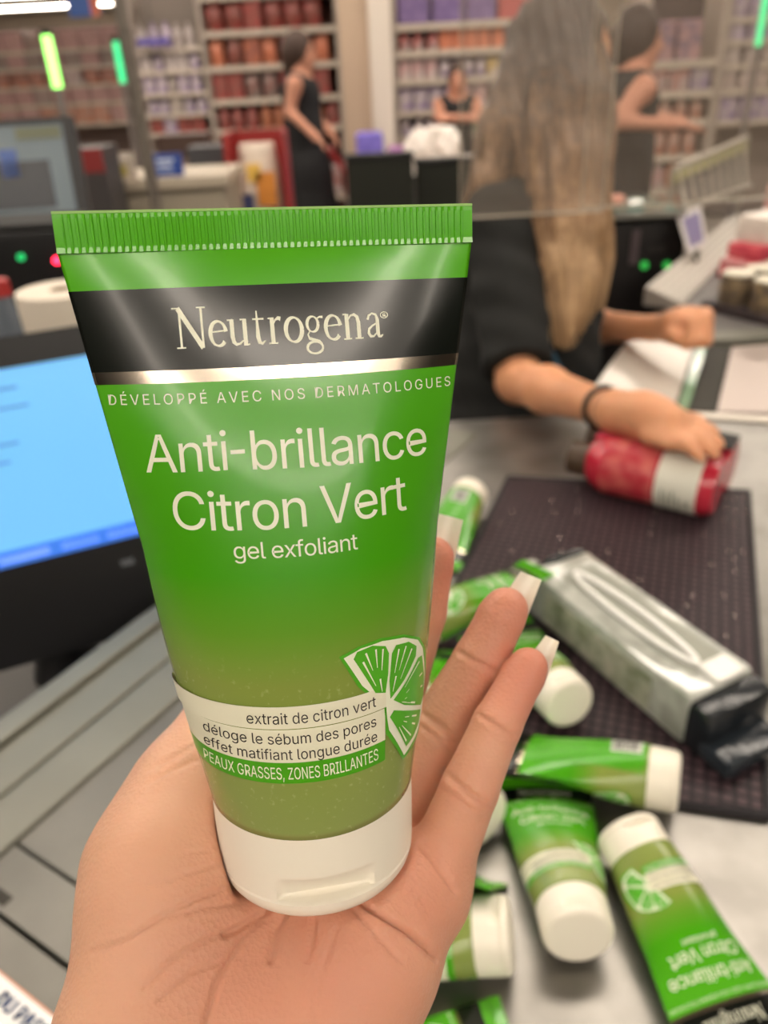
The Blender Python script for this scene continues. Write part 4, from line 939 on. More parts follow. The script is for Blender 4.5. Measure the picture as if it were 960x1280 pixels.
mb = MB(); rs = np.random.default_rng(4)
guides = [[(690, 8, 1.40), (640, 70, 1.36), (618, 140, 1.33), (602, 210, 1.33), (588, 262, 1.33)], [(695, 6, 1.39), (655, 70, 1.33), (640, 150, 1.31), (625, 225, 1.31), (612, 268, 1.32)],
          [(700, 5, 1.36), (690, 60, 1.31), (690, 150, 1.28), (690, 260, 1.255), (694, 345, 1.25), (702, 428, 1.265)], [(705, 5, 1.35), (728, 60, 1.30), (738, 150, 1.27), (736, 260, 1.25), (740, 340, 1.25), (718, 412, 1.265)],
          [(708, 6, 1.37), (752, 60, 1.33), (764, 140, 1.30), (752, 230, 1.27), (756, 320, 1.265), (742, 385, 1.27)], [(698, 5, 1.36), (668, 70, 1.31), (660, 150, 1.29), (668, 240, 1.28), (690, 330, 1.26), (706, 432, 1.265)]]
for i in range(330):
    a, b = guides[i % 6], guides[rs.integers(0, 6)]
    if abs(len(a) - len(b)): b = a
    w = rs.uniform(0, .45); jit = rs.normal(0, 7, 2); jz = rs.normal(0, .006); pts = []
    n = 12
    for k in range(n):
        f_ = k / (n - 1) * (len(a) - 1); j = min(int(f_), len(a) - 2); u = f_ - j; u2 = u * u * (3 - 2 * u) * .4 + u * .6
        q = [(1 - u2) * (a[j][c] * (1 - w) + b[j][c] * w) + u2 * (a[j + 1][c] * (1 - w) + b[j + 1][c] * w) for c in range(3)]
        s_ = (k / (n - 1)) ** .7; pts.append(P(q[0] + jit[0] * s_ * (1.3 - .5 * s_), q[1] + jit[1] * .5 * s_, (q[2] + jz * s_) * DK))
    mb.tube(pts, list(np.linspace(.0034, .0012, n)), 5)
st_ = obj('strands', mb, m_hair, hr, True); tipattr(st_, True)

cone, ell = _cone0, _ell0
# ------------------------------------------------------------------ the shop behind: pillar, shelves and their goods
struct('wall_pillar', MB().box((Yp(445, 90, 6.2).x, 6.35, 1.85), (Yp(463, 90, 6.2).x - Yp(427, 90, 6.2).x, .3, 3.7), Rz(0)), mat('pillar_beige', (196, 174, 152), .8))
struct('wall_pillar_right', MB().box((Yp(477, 90, 6.1).x, 6.28, 1.85), (Yp(491, 90, 6.1).x - Yp(464, 90, 6.1).x, .36, 3.7)), mat('pillar_white', (222, 212, 200), .7))  # right part of the pillar, a separate box in white
m_shelf = mat('shelf_metal', (168, 156, 146), .5); m_shelfd = mat('shelf_back', (120, 106, 98), .8); m_price = mat('price_strip', (196, 184, 170), .5)
PROD = {}
def prod_mesh(kind, w, d, h, c, c2):
    key = (kind, round(w, 3), round(h, 3), c)
    if key in PROD: return PROD[key]
    c0_ = c; c = tuple(int(v * .74 + g_ * .26) for v, g_ in zip(c, (138, 120, 112))); c2 = tuple(int(v * .74 + g_ * .26) for v, g_ in zip(c2, (138, 120, 112)))
    mb = MB(); m1 = mat('pack_%d_%d_%d' % c, c, .45, c2=c2, nscale=14)
    if kind == 'box': mb.box((0, 0, h / 2), (w, d, h), None, min(w, h) * .06)
    elif kind == 'bottle': mb.lathe([(w * .46, 0), (w * .5, h * .03), (w * .5, h * .62), (w * .36, h * .76), (w * .2, h * .82), (w * .2, h * .98), (w * .17, h)], None, 14)
    elif kind == 'pouch':
        n = 8
        for i in range(n + 1):
            t = i / n; ww = w / 2 * (1 - .12 * abs(2 * t - 1) ** 3 * 0); dd = d / 2 * max(.06, math.sin(PI * (.12 + .82 * t)) ** .7)
            mb.v += [(x * ww, y * dd, t * h) for x, y in ((-1, 0), (-.7, -.8), (0, -1), (.7, -.8), (1, 0), (.7, .8), (0, 1), (-.7, .8))]
        mb.f += [(i * 8 + k, i * 8 + (k + 1) % 8, (i + 1) * 8 + (k + 1) % 8, (i + 1) * 8 + k) for i in range(n) for k in range(8)] + [tuple(range(8))[::-1], tuple(range(n * 8, n * 8 + 8))]
    elif kind == 'can': mb.lathe([(w * .46, 0), (w * .5, h * .05), (w * .5, h * .93), (w * .45, h)], None, 14)
    me = raw(kind, mb.v, mb.f, m1, kind != 'box'); PROD[key] = me
    if kind != 'box': me.set_sharp_from_angle(angle=math.radians(40))
    return me
NAMES = {'box': ('carton', 'carton'), 'bottle': ('bottle', 'bottle'), 'pouch': ('pouch', 'packet'), 'can': ('tin', 'tin')}
def shelving(name, label, x0, x1, Y, rows, depth, top, where, yaw=0, backc=None):
    """rows: list of (z, [(kind, w, h, colour, colour2, weight)], adjective)"""
    R = Rz(yaw); piv = Vector(((x0 + x1) / 2, Y, 0))
    def tr(v): return piv + (R @ (Vector(v) - piv))
    t = thing(name, tuple(tr(((x0 + x1) / 2, Y + depth / 2, 0))), label, 'shelf')
    obj('back_panel', MB().box(tr(((x0 + x1) / 2, Y + depth, top / 2)), (x1 - x0, .03, top), R), backc or m_shelfd, t)
    for x in (x0, x1): obj('upright', MB().box(tr((x, Y + depth / 2, top / 2)), (.04, depth, top), R), m_shelf, t)
    rr = random.Random(hash(name) % 1 + len(rows) * 7 + int(abs(x0) * 100))
    for i, (z, kinds, adj) in enumerate(rows):
        sh = obj('shelf_board', MB().box(tr(((x0 + x1) / 2, Y + depth / 2, z - .015)), (x1 - x0 - .04, depth, .03), R), m_shelf, t)
        obj('price_rail', MB().box(tr(((x0 + x1) / 2, Y - .006, z - .02)), (x1 - x0 - .04, .012, .045), R), m_price, sh)
        x = x0 + .04
        while x < x1 - .06:
            kind, w, h, c, c2 = kinds[min(int((x - x0) / (x1 - x0) * len(kinds)), len(kinds) - 1)] if adj.endswith('!') else rr.choice(kinds)
            if x + w > x1 - .02: break
            if i: h = min(h, rows[i - 1][0] - .038 - z)
            me = prod_mesh(kind, w, min(w, .14), h, c, c2)
            o = bpy.data.objects.new(NAMES[kind][0], me); COL.objects.link(o); o.location = tr((x + w / 2, Y + .02 + min(w, .14) / 2, z)); o.rotation_euler = (0, 0, yaw + rr.uniform(-.06, .06))
            a = adj.rstrip('!').replace(' and ', '-')
            tag(o, '%s %s on the %s %s' % (a, NAMES[kind][1], ORD[i], where), NAMES[kind][1], '%ss on the %s' % (NAMES[kind][1], where))
            x += w + rr.uniform(.008, .03)
    return t
ORD = ['topmost shelf of the', 'second shelf of the', 'third shelf of the', 'fourth shelf of the', 'fifth shelf of the', 'sixth shelf of the', 'seventh shelf of the', 'eighth shelf of the']
def zY(y, x, Y): return Yp(x, y, Y).z
pur, org, wht, pnk, yel, red, brn, blu, gry, grn = (104, 84, 150), (206, 110, 74), (214, 206, 206), (206, 158, 158), (206, 176, 84), (168, 52, 50), (112, 62, 52), (70, 96, 160), (150, 142, 138), (96, 132, 84)
L_ = lambda c, k=26: tuple(min(255, v + k) for v in c)
D_ = lambda c, k=30: tuple(max(0, v - k) for v in c)
Y = 7.0; xa, xb = Yp(493, 90, Y).x, Yp(720, 90, Y).x
shelving('shelving', 'white shelving of cartons and bottles right of the white pillar', xa, xb, Y,
    [(zY(28, 560, Y), [('box', .24, .28, pur, L_(pur)), ('box', .22, .27, pur, (196, 140, 70)), ('box', .20, .28, (190, 84, 84), L_(red)), ('box', .18, .25, wht, pnk)], 'large coloured!'),
     (zY(62, 560, Y), [('bottle', .09, .16, red, wht), ('box', .09, .17, org, L_(org)), ('box', .09, .16, org, L_(org)), ('box', .10, .15, pur, L_(pur)), ('box', .10, .14, pnk, wht)], 'small orange and purple!'),
     (zY(97, 560, Y), [('box', .09, .14, pnk, wht), ('bottle', .08, .17, wht, L_(pur)), ('box', .09, .13, yel, wht), ('bottle', .09, .16, wht, brn)], 'white and yellow!'),
     (zY(136, 560, Y), [('box', .10, .16, wht, pnk), ('box', .10, .17, pnk, wht), ('box', .10, .17, yel, brn)], 'pale pink!'),
     (zY(168, 560, Y), [('bottle', .08, .15, wht, pnk), ('box', .08, .14, grn, wht), ('box', .10, .17, org, red)], 'white and green!'),
     (.56, [('box', .12, .2, yel, brn), ('box', .12, .2, red, brn)], 'yellow and red')], .34, 2.25, 'shelving beside the white pillar', backc=mat('shelf_backw', (150, 134, 136), .8))
Y = 7.6; xa, xb = Yp(258, 90, Y).x, Yp(428, 90, Y).x - .02
shelving('shelving', 'shelving of dark red packets left of the beige pillar', xa, xb, Y,
    [(zY(-10, 340, Y), [('box', .16, .2, brn, red)], 'tall brown'),
     (zY(36, 340, Y), [('pouch', .14, .24, red, org), ('pouch', .15, .22, brn, org), ('box', .14, .22, (140, 70, 60), red)], 'dark red'),
     (zY(80, 340, Y), [('pouch', .13, .22, (150, 74, 66), brn), ('box', .13, .2, (130, 66, 60), org), ('pouch', .12, .2, org, red)], 'brownish red'),
     (zY(122, 340, Y), [('pouch', .13, .22, (140, 84, 78), gry), ('box', .12, .22, (132, 74, 66), red)], 'dull red'),
     (zY(160, 340, Y), [('bottle', .10, .24, (146, 90, 84), red), ('bottle', .10, .22, (160, 98, 66), org)], 'tall brown red'),
     (.45, [('box', .16, .24, red, brn)], 'crimson')], .36, 2.5, 'shelving left of the pillar', backc=mat('shelf_backr', (96, 62, 56), .8))
Y = 10.5; xa, xb = Yp(172, 90, Y).x, Yp(262, 90, Y).x
shelving('shelving', 'shelving of white and silver bottles beyond the grey post', xa, xb, Y,
    [(zY(60, 215, Y), [('bottle', .12, .26, wht, gry), ('bottle', .11, .24, gry, wht)], 'white'),
     (zY(88, 215, Y), [('bottle', .12, .24, wht, gry), ('box', .13, .2, gry, blu)], 'silver white'),
     (zY(116, 215, Y), [('bottle', .12, .24, (196, 188, 180), gry), ('box', .12, .2, wht, brn)], 'greyish'),
     (zY(142, 215, Y), [('box', .15, .22, (200, 190, 176), gry), ('bottle', .12, .22, wht, gry)], 'cream'),
     (zY(166, 215, Y), [('box', .15, .22, brn, gry), ('box', .14, .2, wht, blu)], 'brown and white')], .4, 2.3, 'shelving beyond the grey post', backc=mat('shelf_backg', (128, 118, 110), .8))
Y = 13.; xa, xb = Yp(-40, 90, Y).x, Yp(162, 90, Y).x
shelving('shelving', 'long shelving of dull pink packets behind the green lights', xa, xb, Y,
    [(zY(62, 70, Y), [('box', .26, .24, (170, 136, 128), pnk), ('pouch', .24, .26, (160, 130, 122), gry)], 'dull pink'),
     (zY(84, 70, Y), [('box', .26, .22, (176, 140, 132), pnk), ('box', .24, .24, (150, 124, 116), gry)], 'rosy grey'),
     (zY(107, 70, Y), [('box', .25, .24, (178, 146, 140), wht), ('pouch', .24, .24, (164, 132, 126), org)], 'pale rose'),
     (zY(130, 70, Y), [('box', .26, .23, (172, 136, 128), pnk), ('box', .23, .25, (184, 154, 146), gry)], 'pinkish grey'),
     (zY(156, 70, Y), [('box', .28, .26, (188, 156, 146), pnk), ('box', .24, .26, (196, 170, 156), org)], 'rose')], .5, 2.16, 'long shelving behind green lights', backc=mat('shelf_backp', (120, 102, 96), .8))
Y = 5.6; xa, xb = Yp(800, 120, Y).x, Yp(893, 120, Y).x
shelving('shelving', 'tall unit of purple boxes and bottled goods past the clear screen', xa, xb, Y,
    [(zY(76, 845, Y), [('box', .15, .22, (98, 88, 128), pnk), ('box', .13, .2, (84, 80, 120), pur)], 'purple grey'),
     (zY(114, 845, Y), [('box', .13, .17, (196, 112, 104), wht), ('box', .12, .16, wht, red)], 'red and white'),
     (zY(150, 845, Y), [('bottle', .08, .16, (204, 170, 156), org), ('box', .09, .14, pnk, wht)], 'peach'),
     (zY(193, 845, Y), [('bottle', .085, .18, (206, 176, 164), org)], 'pink capped'),
     (zY(235, 845, Y), [('bottle', .085, .18, (200, 150, 124), org), ('bottle', .085, .17, pnk, org)], 'orange pink'),
     (zY(276, 845, Y), [('box', .12, .16, (190, 150, 130), org)], 'tan')], .34, 1.95, 'tall unit past the clear screen', backc=mat('shelf_backd', (78, 66, 64), .8))
Y = 8.; xa, xb = Yp(898, 120, Y).x, Yp(1010, 120, Y).x
shelving('shelving', 'pale shelving of white tubs near the right green light', xa, xb, Y,
    [(zY(22, 930, Y), [('can', .14, .16, wht, gry)], 'white'),
     (zY(50, 930, Y), [('can', .15, .17, wht, gry), ('box', .15, .16, wht, red)], 'white and red'),
     (zY(80, 930, Y), [('can', .14, .18, (206, 196, 188), wht)], 'grey white'),
     (zY(112, 930, Y), [('can', .14, .18, (196, 176, 164), wht)], 'beige'),
     (zY(150, 930, Y), [('box', .16, .2, wht, red), ('can', .14, .18, pnk, wht)], 'rosy white')], .4, 2.2, 'pale shelving near the green light', backc=mat('shelf_backf', (150, 138, 130), .8))

# ------------------------------------------------------------------ other people
def person(base, H, face, label, skin, tops, hairc, arms, shorts=None, hairlen=.12, bare_legs=False, sleeve=.0, skirt=False):
    """base: floor point; H height; face: yaw of the facing direction; arms: two lists of world joints (elbow, wrist)"""
    b = np.array(base, float); f = np.array((math.cos(face), math.sin(face), 0)); s = np.array((-f[1], f[0], 0)); U = np.array((0, 0, 1.)); k = H / 1.65
    hc = b + U * (H - .115 * k) + f * .02
    R = np.stack([f, s, U], 1)
    sh = [b + U * 1.36 * k + s * .155 * k * q for q in (-1, 1)]; hp = b + U * .88 * k
    AR = [(sh[i], np.array(arms[i][0]), np.array(arms[i][1])) for i in (0, 1)]
    def body(p):
        d = ell(p, hc, (.09 * k, .07 * k, .11 * k), R); d = smin(d, ell(p, hc + f * .035 * k - U * .06 * k, (.05 * k, .045 * k, .055 * k), R), .04)
        d = smin(d, cone(p, hc + f * .085 * k, hc + f * .105 * k - U * .03 * k, .008, .014), .015)
        for q in (-1, 1): d = smin(d, ell(p, hc + s * .07 * k * q, (.018, .008, .028), R), .01)
        d = smin(d, cone(p, hc - U * .08 * k, b + U * 1.38 * k, .05 * k, .055 * k), .03)
        tor = chain(p, [(b + U * 1.30 * k, .12 * k), (b + U * 1.08 * k, .105 * k), (hp, .135 * k)], .08); tor = smin(tor, cone(p, sh[0] * .85 + sh[1] * .15, sh[1] * .85 + sh[0] * .15, .06 * k, .06 * k), .06); d = smin(d, tor, .05)
        for a, e, w in AR:
            dr = (w - e) / (np.linalg.norm(w - e) + 1e-6)
            d = smin(d, chain(p, [(a, .048 * k), (e, .036 * k), (w, .025 * k), (w + dr * .06, .03 * k)], .02), .03)
            for q in range(4): o_ = s * (q - 1.5) * .018; d = smin(d, chain(p, [(w + dr * .07 + o_, .010), (w + dr * .12 + o_, .009), (w + dr * .15 - U * .02 + o_, .008)], .004), .006)
            d = smin(d, cone(p, w + dr * .03 + s * .03, w + dr * .08 + s * .045, .011, .009), .008)
        for q in (-1, 1):
            h0 = hp + s * .08 * k * q; kn = b + U * .46 * k + s * .085 * k * q + f * .02; an = b + U * .08 * k + s * .085 * k * q; d = smin(d, chain(p, [(h0, .085 * k), (kn, .055 * k), (an, .036 * k), (an + f * .14 * k - U * .045 * k, .028 * k)], .03), .04)
        return d
    allp = np.array([hc, b] + [j for a in AR for j in a]); lo = allp.min(0) - .26; hi = allp.max(0) + .26; lo[2] = -.02; hi[2] = H + .06
    t = thing('person', tuple(b), label, 'person', 'people in the store')
    V, F = sdf_mesh(body, lo, hi, .012); obj('body', (soften(V, F, 1), F.tolist()), skin, t, True)
    def top(p):
        tor = chain(p, [(b + U * 1.30 * k, .132 * k), (b + U * 1.08 * k, .118 * k), (hp, .148 * k)], .08); tor = smin(tor, cone(p, sh[0] * .85 + sh[1] * .15, sh[1] * .85 + sh[0] * .15, .068 * k, .068 * k), .06)
        if sleeve:
            for a, e, w in AR:
                e2 = a + (e - a) * sleeve; ax = (e - a) / np.linalg.norm(e - a); tor = smin(tor, np.maximum(cone(p, a, e2, .062 * k, .058 * k), (p - e2) @ ax), .03)
        tor = np.maximum(tor, -ell(p, b + U * 1.43 * k + f * .03, (.075 * k, .085 * k, .075 * k)))
        return np.maximum(tor, hp[2] - .04 - p[:, 2])
    V, F = sdf_mesh(top, lo, hi, .012); obj('top', (soften(V, F, 1), F.tolist()), tops, t, True)
    if skirt:
        fn = lambda p: np.maximum(chain(p, [(hp + U * .12, .13 * k), (hp - U * .05, .165 * k), (b + U * .5 * k, .21 * k)], .05), .5 * k - p[:, 2])
        V, F = sdf_mesh(fn, lo, hi, .012); obj('skirt', (soften(V, F, 1), F.tolist()), shorts or tops, t, True)
    else:
        def tr(p):
            d = cone(p, hp + U * .1, hp, .12 * k, .145 * k)
            for q in (-1, 1):
                h0 = hp + s * .08 * k * q; kn = b + U * .46 * k + s * .085 * k * q + f * .02; an = b + U * .08 * k + s * .085 * k * q; d = smin(d, chain(p, [(h0, .098 * k), (kn, .07 * k), (an, .06 * k)], .03), .04)
            return np.maximum(d, .05 - p[:, 2])
        V, F = sdf_mesh(tr, lo, hi, .012); obj('trousers', (soften(V, F, 1), F.tolist()), shorts or tops, t, True)
    def hair(p):
        d = ell(p, hc - f * .015 * k + U * .015, (.1 * k, .082 * k, .118 * k), R); d = np.maximum(d, -ell(p, hc + f * .1 * k - U * .025 * k, (.07 * k, .062 * k, .085 * k), R))
        return smin(d, cone(p, hc - f * .06 * k, hc - f * .085 * k - U * hairlen, .06 * k, .04 * k), .03)
    V, F = sdf_mesh(hair, lo, hi, .012); obj('hair', (soften(V, F, 1), F.tolist()), hairc, t, True)
    for q in (-1, 1):
        e_ = Vector(hc + f * .082 * k + s * .03 * k * q + U * .01)
        obj('eye', MB().lathe([(.002, -.009), (.009, 0), (.002, .009)], Matrix.Translation(e_), 8), mat('eye_dark', (60, 46, 40), .3), t, True)
        an = b + U * .0 + s * .085 * k * q; obj('shoe', MB().box(Vector(an + f * .05 + U * .035), (.25 * k, .09, .07), Rz(face), .025), m_blackm, t, True, angle=30)
    return t
m_skA = mat('skin_rosy', (190, 134, 110), .6); m_blk = mat('cloth_black', (34, 34, 36), .9); m_dk = mat('cloth_charcoal', (62, 54, 54), .9); m_hb = mat('hair_brown', (66, 48, 40), .6); m_hb2 = mat('hair_dark', (52, 38, 34), .6)
q = Yp(376, 120, 5.8); zf = lambda x, y, Y: np.array(Yp(x, y, Y))
person((q.x, 5.8, 0), 1.66, -.15, 'person in black sleeveless dress pushing the shopping cart', m_skA, m_blk, m_hb, [(zf(362, 140, 5.62), zf(388, 165, 5.5)), (zf(392, 140, 5.9), zf(408, 160, 5.8))], skirt=True, hairlen=.2)
q = Yp(571, 130, 6.3)
person((q.x, 6.3, 0), 1.44, -PI / 2, 'small person in dark top with arms folded before the white shelving', m_skA, m_blk, m_hb, [(zf(548, 146, 6.15), zf(578, 148, 6.02)), (zf(600, 146, 6.15), zf(570, 148, 6.02))], shorts=m_dk, hairlen=.06)
q = Yp(782, 150, 3.6)
person((q.x, 3.6, 0), 1.60, .12, 'person in black vest and trousers reaching toward the tall unit', m_skA, m_blk, m_hb2, [(zf(768, 152, 3.42), zf(822, 155, 3.38)), (zf(795, 140, 3.75), zf(836, 150, 3.72))], shorts=m_blk, hairlen=.05)

# ------------------------------------------------------------------ carts, bins, panels, lights between the tills
def cart(base, yaw, label):
    t = thing('shopping_cart', tuple(base), label, 'cart'); R = Rz(yaw); b = Vector(base)
    def w(x, y, z): return b + R @ Vector((x, y, z))
    ch_ = mat('cart_metal', (120, 112, 110), .35, .8); rp_ = mat('cart_red', (150, 34, 38), .4)
    bk = MB()
    for z in (.55, .66, .77, .88):
        f_ = .8 + .2 * (z - .5) / .4; pts = [w(-.38 * f_, -.22 * f_, z), w(.42 * f_, -.2 * f_, z), w(.42 * f_, .2 * f_, z), w(-.38 * f_, .22 * f_, z), w(-.38 * f_, -.22 * f_, z)]; bk.tube(pts, .006, 6)
    for i in range(9):
        x = -.36 + i * .09
        for sy in (-1, 1): bk.tube([w(x * .8, sy * .17, .55), w(x, sy * .22, .88)], .004, 5)
    obj('basket', bk, ch_, t)
    obj('basket_floor', MB().box(w(0, 0, .55), (.64, .34, .012), R), ch_, t)
    obj('handle', MB().tube([w(-.46, -.24, .98), w(-.46, .24, .98)], .016, 10), rp_, t)
    for sy in (-1, 1): obj('handle_arm', MB().tube([w(-.46, sy * .22, .98), w(-.38, sy * .22, .86)], .01, 8), rp_, t)
    obj('child_seat_panel', MB().box(w(-.36, 0, .78), (.02, .42, .2), R), rp_, t); obj('front_panel', MB().box(w(.42, 0, .74), (.02, .40, .24), R), rp_, t)
    for sy in (-1, 1):
        obj('leg_frame', MB().tube([w(-.36, sy * .2, .85), w(-.34, sy * .2, .14), w(.36, sy * .16, .14)], .011, 8), ch_, t)
        for sx in (-1, 1): obj('wheel', MB().tube([w(sx * .34, sy * .18 - .014, .06), w(sx * .34, sy * .18 + .014, .06)], .06, 16), m_blackm, t)
    return t, w
q = Yp(398, 180, 5.7); ct, cwf = cart((q.x + .54, 5.65, 0), .05, 'shopping cart with red handle and red end panels')
for (dx, dy, z, w_, h_, c_, lb) in ((-.20, -.04, .557, .18, .52, (106, 92, 190), 'violet box standing in the shopping cart'), (.02, .03, .557, .2, .42, (150, 90, 150), 'mauve packet lying in the shopping cart'), (.26, -.02, .557, .16, .53, (226, 216, 206), 'white tub in the front of the shopping cart')):
    tag(obj('carton' if w_ < .2 else 'pouch', MB().box(cwf(dx, dy, z + h_ / 2), (w_, .2, h_), None, .03), mat('cargo_%d' % c_[0], c_, .4, c2=L_(c_), nscale=12), None, True, angle=30), lb, 'carton')
# red bin with a printed bag
q0_, q1_ = Yp(290, 250, 4.2), Yp(350, 165, 4.2); bx_ = (q0_.x + q1_.x) / 2; bw_ = q1_.x - q0_.x
rb = thing('display_bin', (bx_, 4.2, 0), 'red display bin holding a printed white and orange sack', 'bin')
m_rb = mat('bin_red', (146, 36, 34), .5)
obj('base', MB().box((bx_, 4.35, .3), (bw_, .3, .6)), mat('bin_grey', (96, 92, 92), .6), rb)
obj('back_panel', MB().box((bx_, 4.49, (.6 + q1_.z) / 2), (bw_, .02, q1_.z - .6)), m_rb, rb)
for sx in (-1, 1): obj('side_panel', MB().box((bx_ + sx * bw_ / 2, 4.35, (.6 + q1_.z) / 2), (.02, .3, q1_.z - .6)), m_rb, rb)
obj('front_lip', MB().box((bx_, 4.2, .64), (bw_, .02, .1)), m_rb, rb)
sk = thing('sack', (bx_, 4.3, .6), 'white sack with orange and blue print in the red bin', 'sack')
sv = [];
for i in range(9):
    t = i / 8; wv = bw_ * .40 * (.8 + .25 * math.sin(PI * t)); dv = .09 * math.sin(PI * (.15 + .75 * t))
    sv += [(bx_ + x * wv, 4.32 + y * dv, .61 + t * (q1_.z - .66)) for x, y in ((-1, 0), (-.7, -.8), (0, -1), (.7, -.8), (1, 0), (.7, .8), (0, 1), (-.7, .8))]
obj('bag', (sv, [(i * 8 + k, i * 8 + (k + 1) % 8, (i + 1) * 8 + (k + 1) % 8, (i + 1) * 8 + k) for i in range(8) for k in range(8)] + [tuple(range(8))[::-1], tuple(range(64, 72))]), mat('sack_white', (220, 206, 190), .6), sk, True)
for (dx, dz, w_, h_, c_) in ((.05, .32, .14, .16, (216, 140, 60)), (-.08, .25, .09, .10, (66, 74, 120)), (.09, .16, .10, .12, (196, 84, 50)), (-.02, .40, .10, .08, (232, 190, 90))):
    obj('print_patch', MB().box((bx_ + dx * .8, 4.225, .61 + dz), (w_ * .7, .01, h_)), mat('sackprint_%d' % c_[0], c_, .6), sk)
# black lane panels ahead
for (x0, x1, y0, y1, Yv, lb) in ((432, 516, 200, 275, 2.7, 'black panel of the neighbouring till beside the cart'), (520, 610, 205, 280, 2.75, 'black panel of the neighbouring till below the white sacks')):
    a, b = Yp(x0, y0, Yv), Yp(x1, y0, Yv)
    t = thing('lane_divider', ((a.x + b.x) / 2, Yv, 0), lb, 'panel')
    obj('board', MB().box(((a.x + b.x) / 2, Yv + .03, a.z / 2), (b.x - a.x, .06, a.z), None, .006), mat('till_black', (30, 32, 24), .55), t)
    obj('top_cap', MB().box(((a.x + b.x) / 2, Yv + .03, a.z + .006), (b.x - a.x + .01, .07, .012)), m_blackm, t)
a, b = Yp(500, 205, 3.3), Yp(620, 200, 3.3)
lc = thing('neighbour_counter', ((a.x + b.x) / 2, 3.5, 0), 'white topped neighbouring counter carrying white sacks', 'counter')
obj('top', MB().box(((a.x + b.x) / 2, 3.5, a.z - .03), (b.x - a.x, .4, .03)), mat('counter_white', (216, 208, 200), .5), lc); obj('body', MB().box(((a.x + b.x) / 2, 3.5, (a.z - .045) / 2), (b.x - a.x - .04, .36, a.z - .045)), m_base, lc)
for i, (x, y, w_, h_) in enumerate(((523, 190, .12, .10), (561, 197, .10, .08))):
    p = Yp(x, y, 3.45); vv, ff = sdf_mesh(lambda g: np.maximum(smin(ell(g, (p.x, 3.45, a.z + .03), (w_ * .5, .08, .055)), ell(g, (p.x + .01, 3.46, a.z + .07), (w_ * .3, .06, .045)), .04) + .006 * np.sin(g[:, 0] * 90) * np.sin(g[:, 2] * 80), a.z - .0145 - g[:, 2]), (p.x - .14, 3.3, a.z - .05), (p.x + .14, 3.6, a.z + .16), .009)
    tag(obj('plastic_sack', (vv, ff.tolist()), mat('sack_film', (232, 222, 214), .35), None, True), ('taller' if i == 0 else 'lower') + ' crumpled white plastic sack on the neighbouring counter', 'sack', 'white sacks')
# far left counter with posters
a, b = Yp(118, 228, 3.6), Yp(284, 222, 3.6)
ZCB = a.z
lc = thing('neighbour_counter', ((a.x + b.x) / 2, 3.9, 0), 'long beige counter below the blue sign', 'counter')
obj('top', MB().box(((a.x + b.x) / 2, 3.85, a.z - .02), (b.x - a.x, .5, .04)), mat('counter_beige', (176, 164, 146), .5), lc); obj('body', MB().box(((a.x + b.x) / 2, 3.85, (a.z - .04) / 2), (b.x - a.x - .04, .46, a.z - .04)), mat('counter_beige2', (150, 140, 124), .6), lc)
def board(name, x0, x1, y0, y1, Yv, c_, label, cat, marks, thick=.02, zbase=None):
    a, b = Yp(x0, y1, Yv), Yp(x1, y0, Yv)
    if thick > .2: a.z = 0                      # stands on the floor
    elif zbase is not None: a.z = zbase         # stands on a counter
    t = thing(name, ((a.x + b.x) / 2, Yv, a.z), label, cat)
    obj('panel', MB().box(((a.x + b.x) / 2, Yv, (a.z + b.z) / 2), (b.x - a.x, thick, b.z - a.z), None, .003), mat(name + '_%d_%d' % (c_[0], c_[2]), c_, .5), t)
    for (fx0, fx1, fy0, fy1, mc) in marks:
        obj('print_patch', MB().box((a.x + (b.x - a.x) * (fx0 + fx1) / 2, Yv - thick / 2 - .001, a.z + (b.z - a.z) * (fy0 + fy1) / 2), ((b.x - a.x) * (fx1 - fx0), .002, (b.z - a.z) * (fy1 - fy0))), mat('mark_%d_%d_%d' % mc, mc, .5), t)
    return t, a, b
_, a1, b1 = board('shop_sign', 193, 226, 191, 228, 3.7, (36, 66, 140), 'blue board with pale lettering lines on the beige counter', 'sign', [(.2, .75, .62, .78, (190, 200, 224)), (.2, .65, .42, .52, (170, 182, 214)), (.2, .7, .24, .34, (170, 182, 214))], zbase=ZCB)
_, a1, b1 = board('poster', 138, 166, 190, 232, 3.65, (172, 160, 148), 'grey poster with yellow patch left of the blue board', 'poster', [(.35, .7, .15, .55, (160, 146, 70)), (.1, .9, .75, .9, (206, 196, 186))], zbase=ZCB)
_, a1, b1 = board('till_cabinet', 100, 136, 182, 236, 3.42, (62, 58, 58), 'dark cabinet with red top edge beside the poster', 'cabinet', [(0, 1, .93, 1.0, (130, 44, 44)), (.1, .4, .6, .85, (92, 86, 84))], .22)
_, a1, b1 = board('shop_stand', 228, 262, 165, 330, 4.8, (78, 58, 50), 'brown display stand behind the blue board', 'stand', [(.1, .9, .7, .9, (140, 120, 110)), (.1, .9, .35, .5, (96, 90, 120))], .25)
_, a1, b1 = board('shop_stand', 264, 288, 180, 355, 4.52, (70, 70, 74), 'grey display stand against the red bin', 'stand', [(.2, .8, .5, .8, (96, 94, 98))], .21)
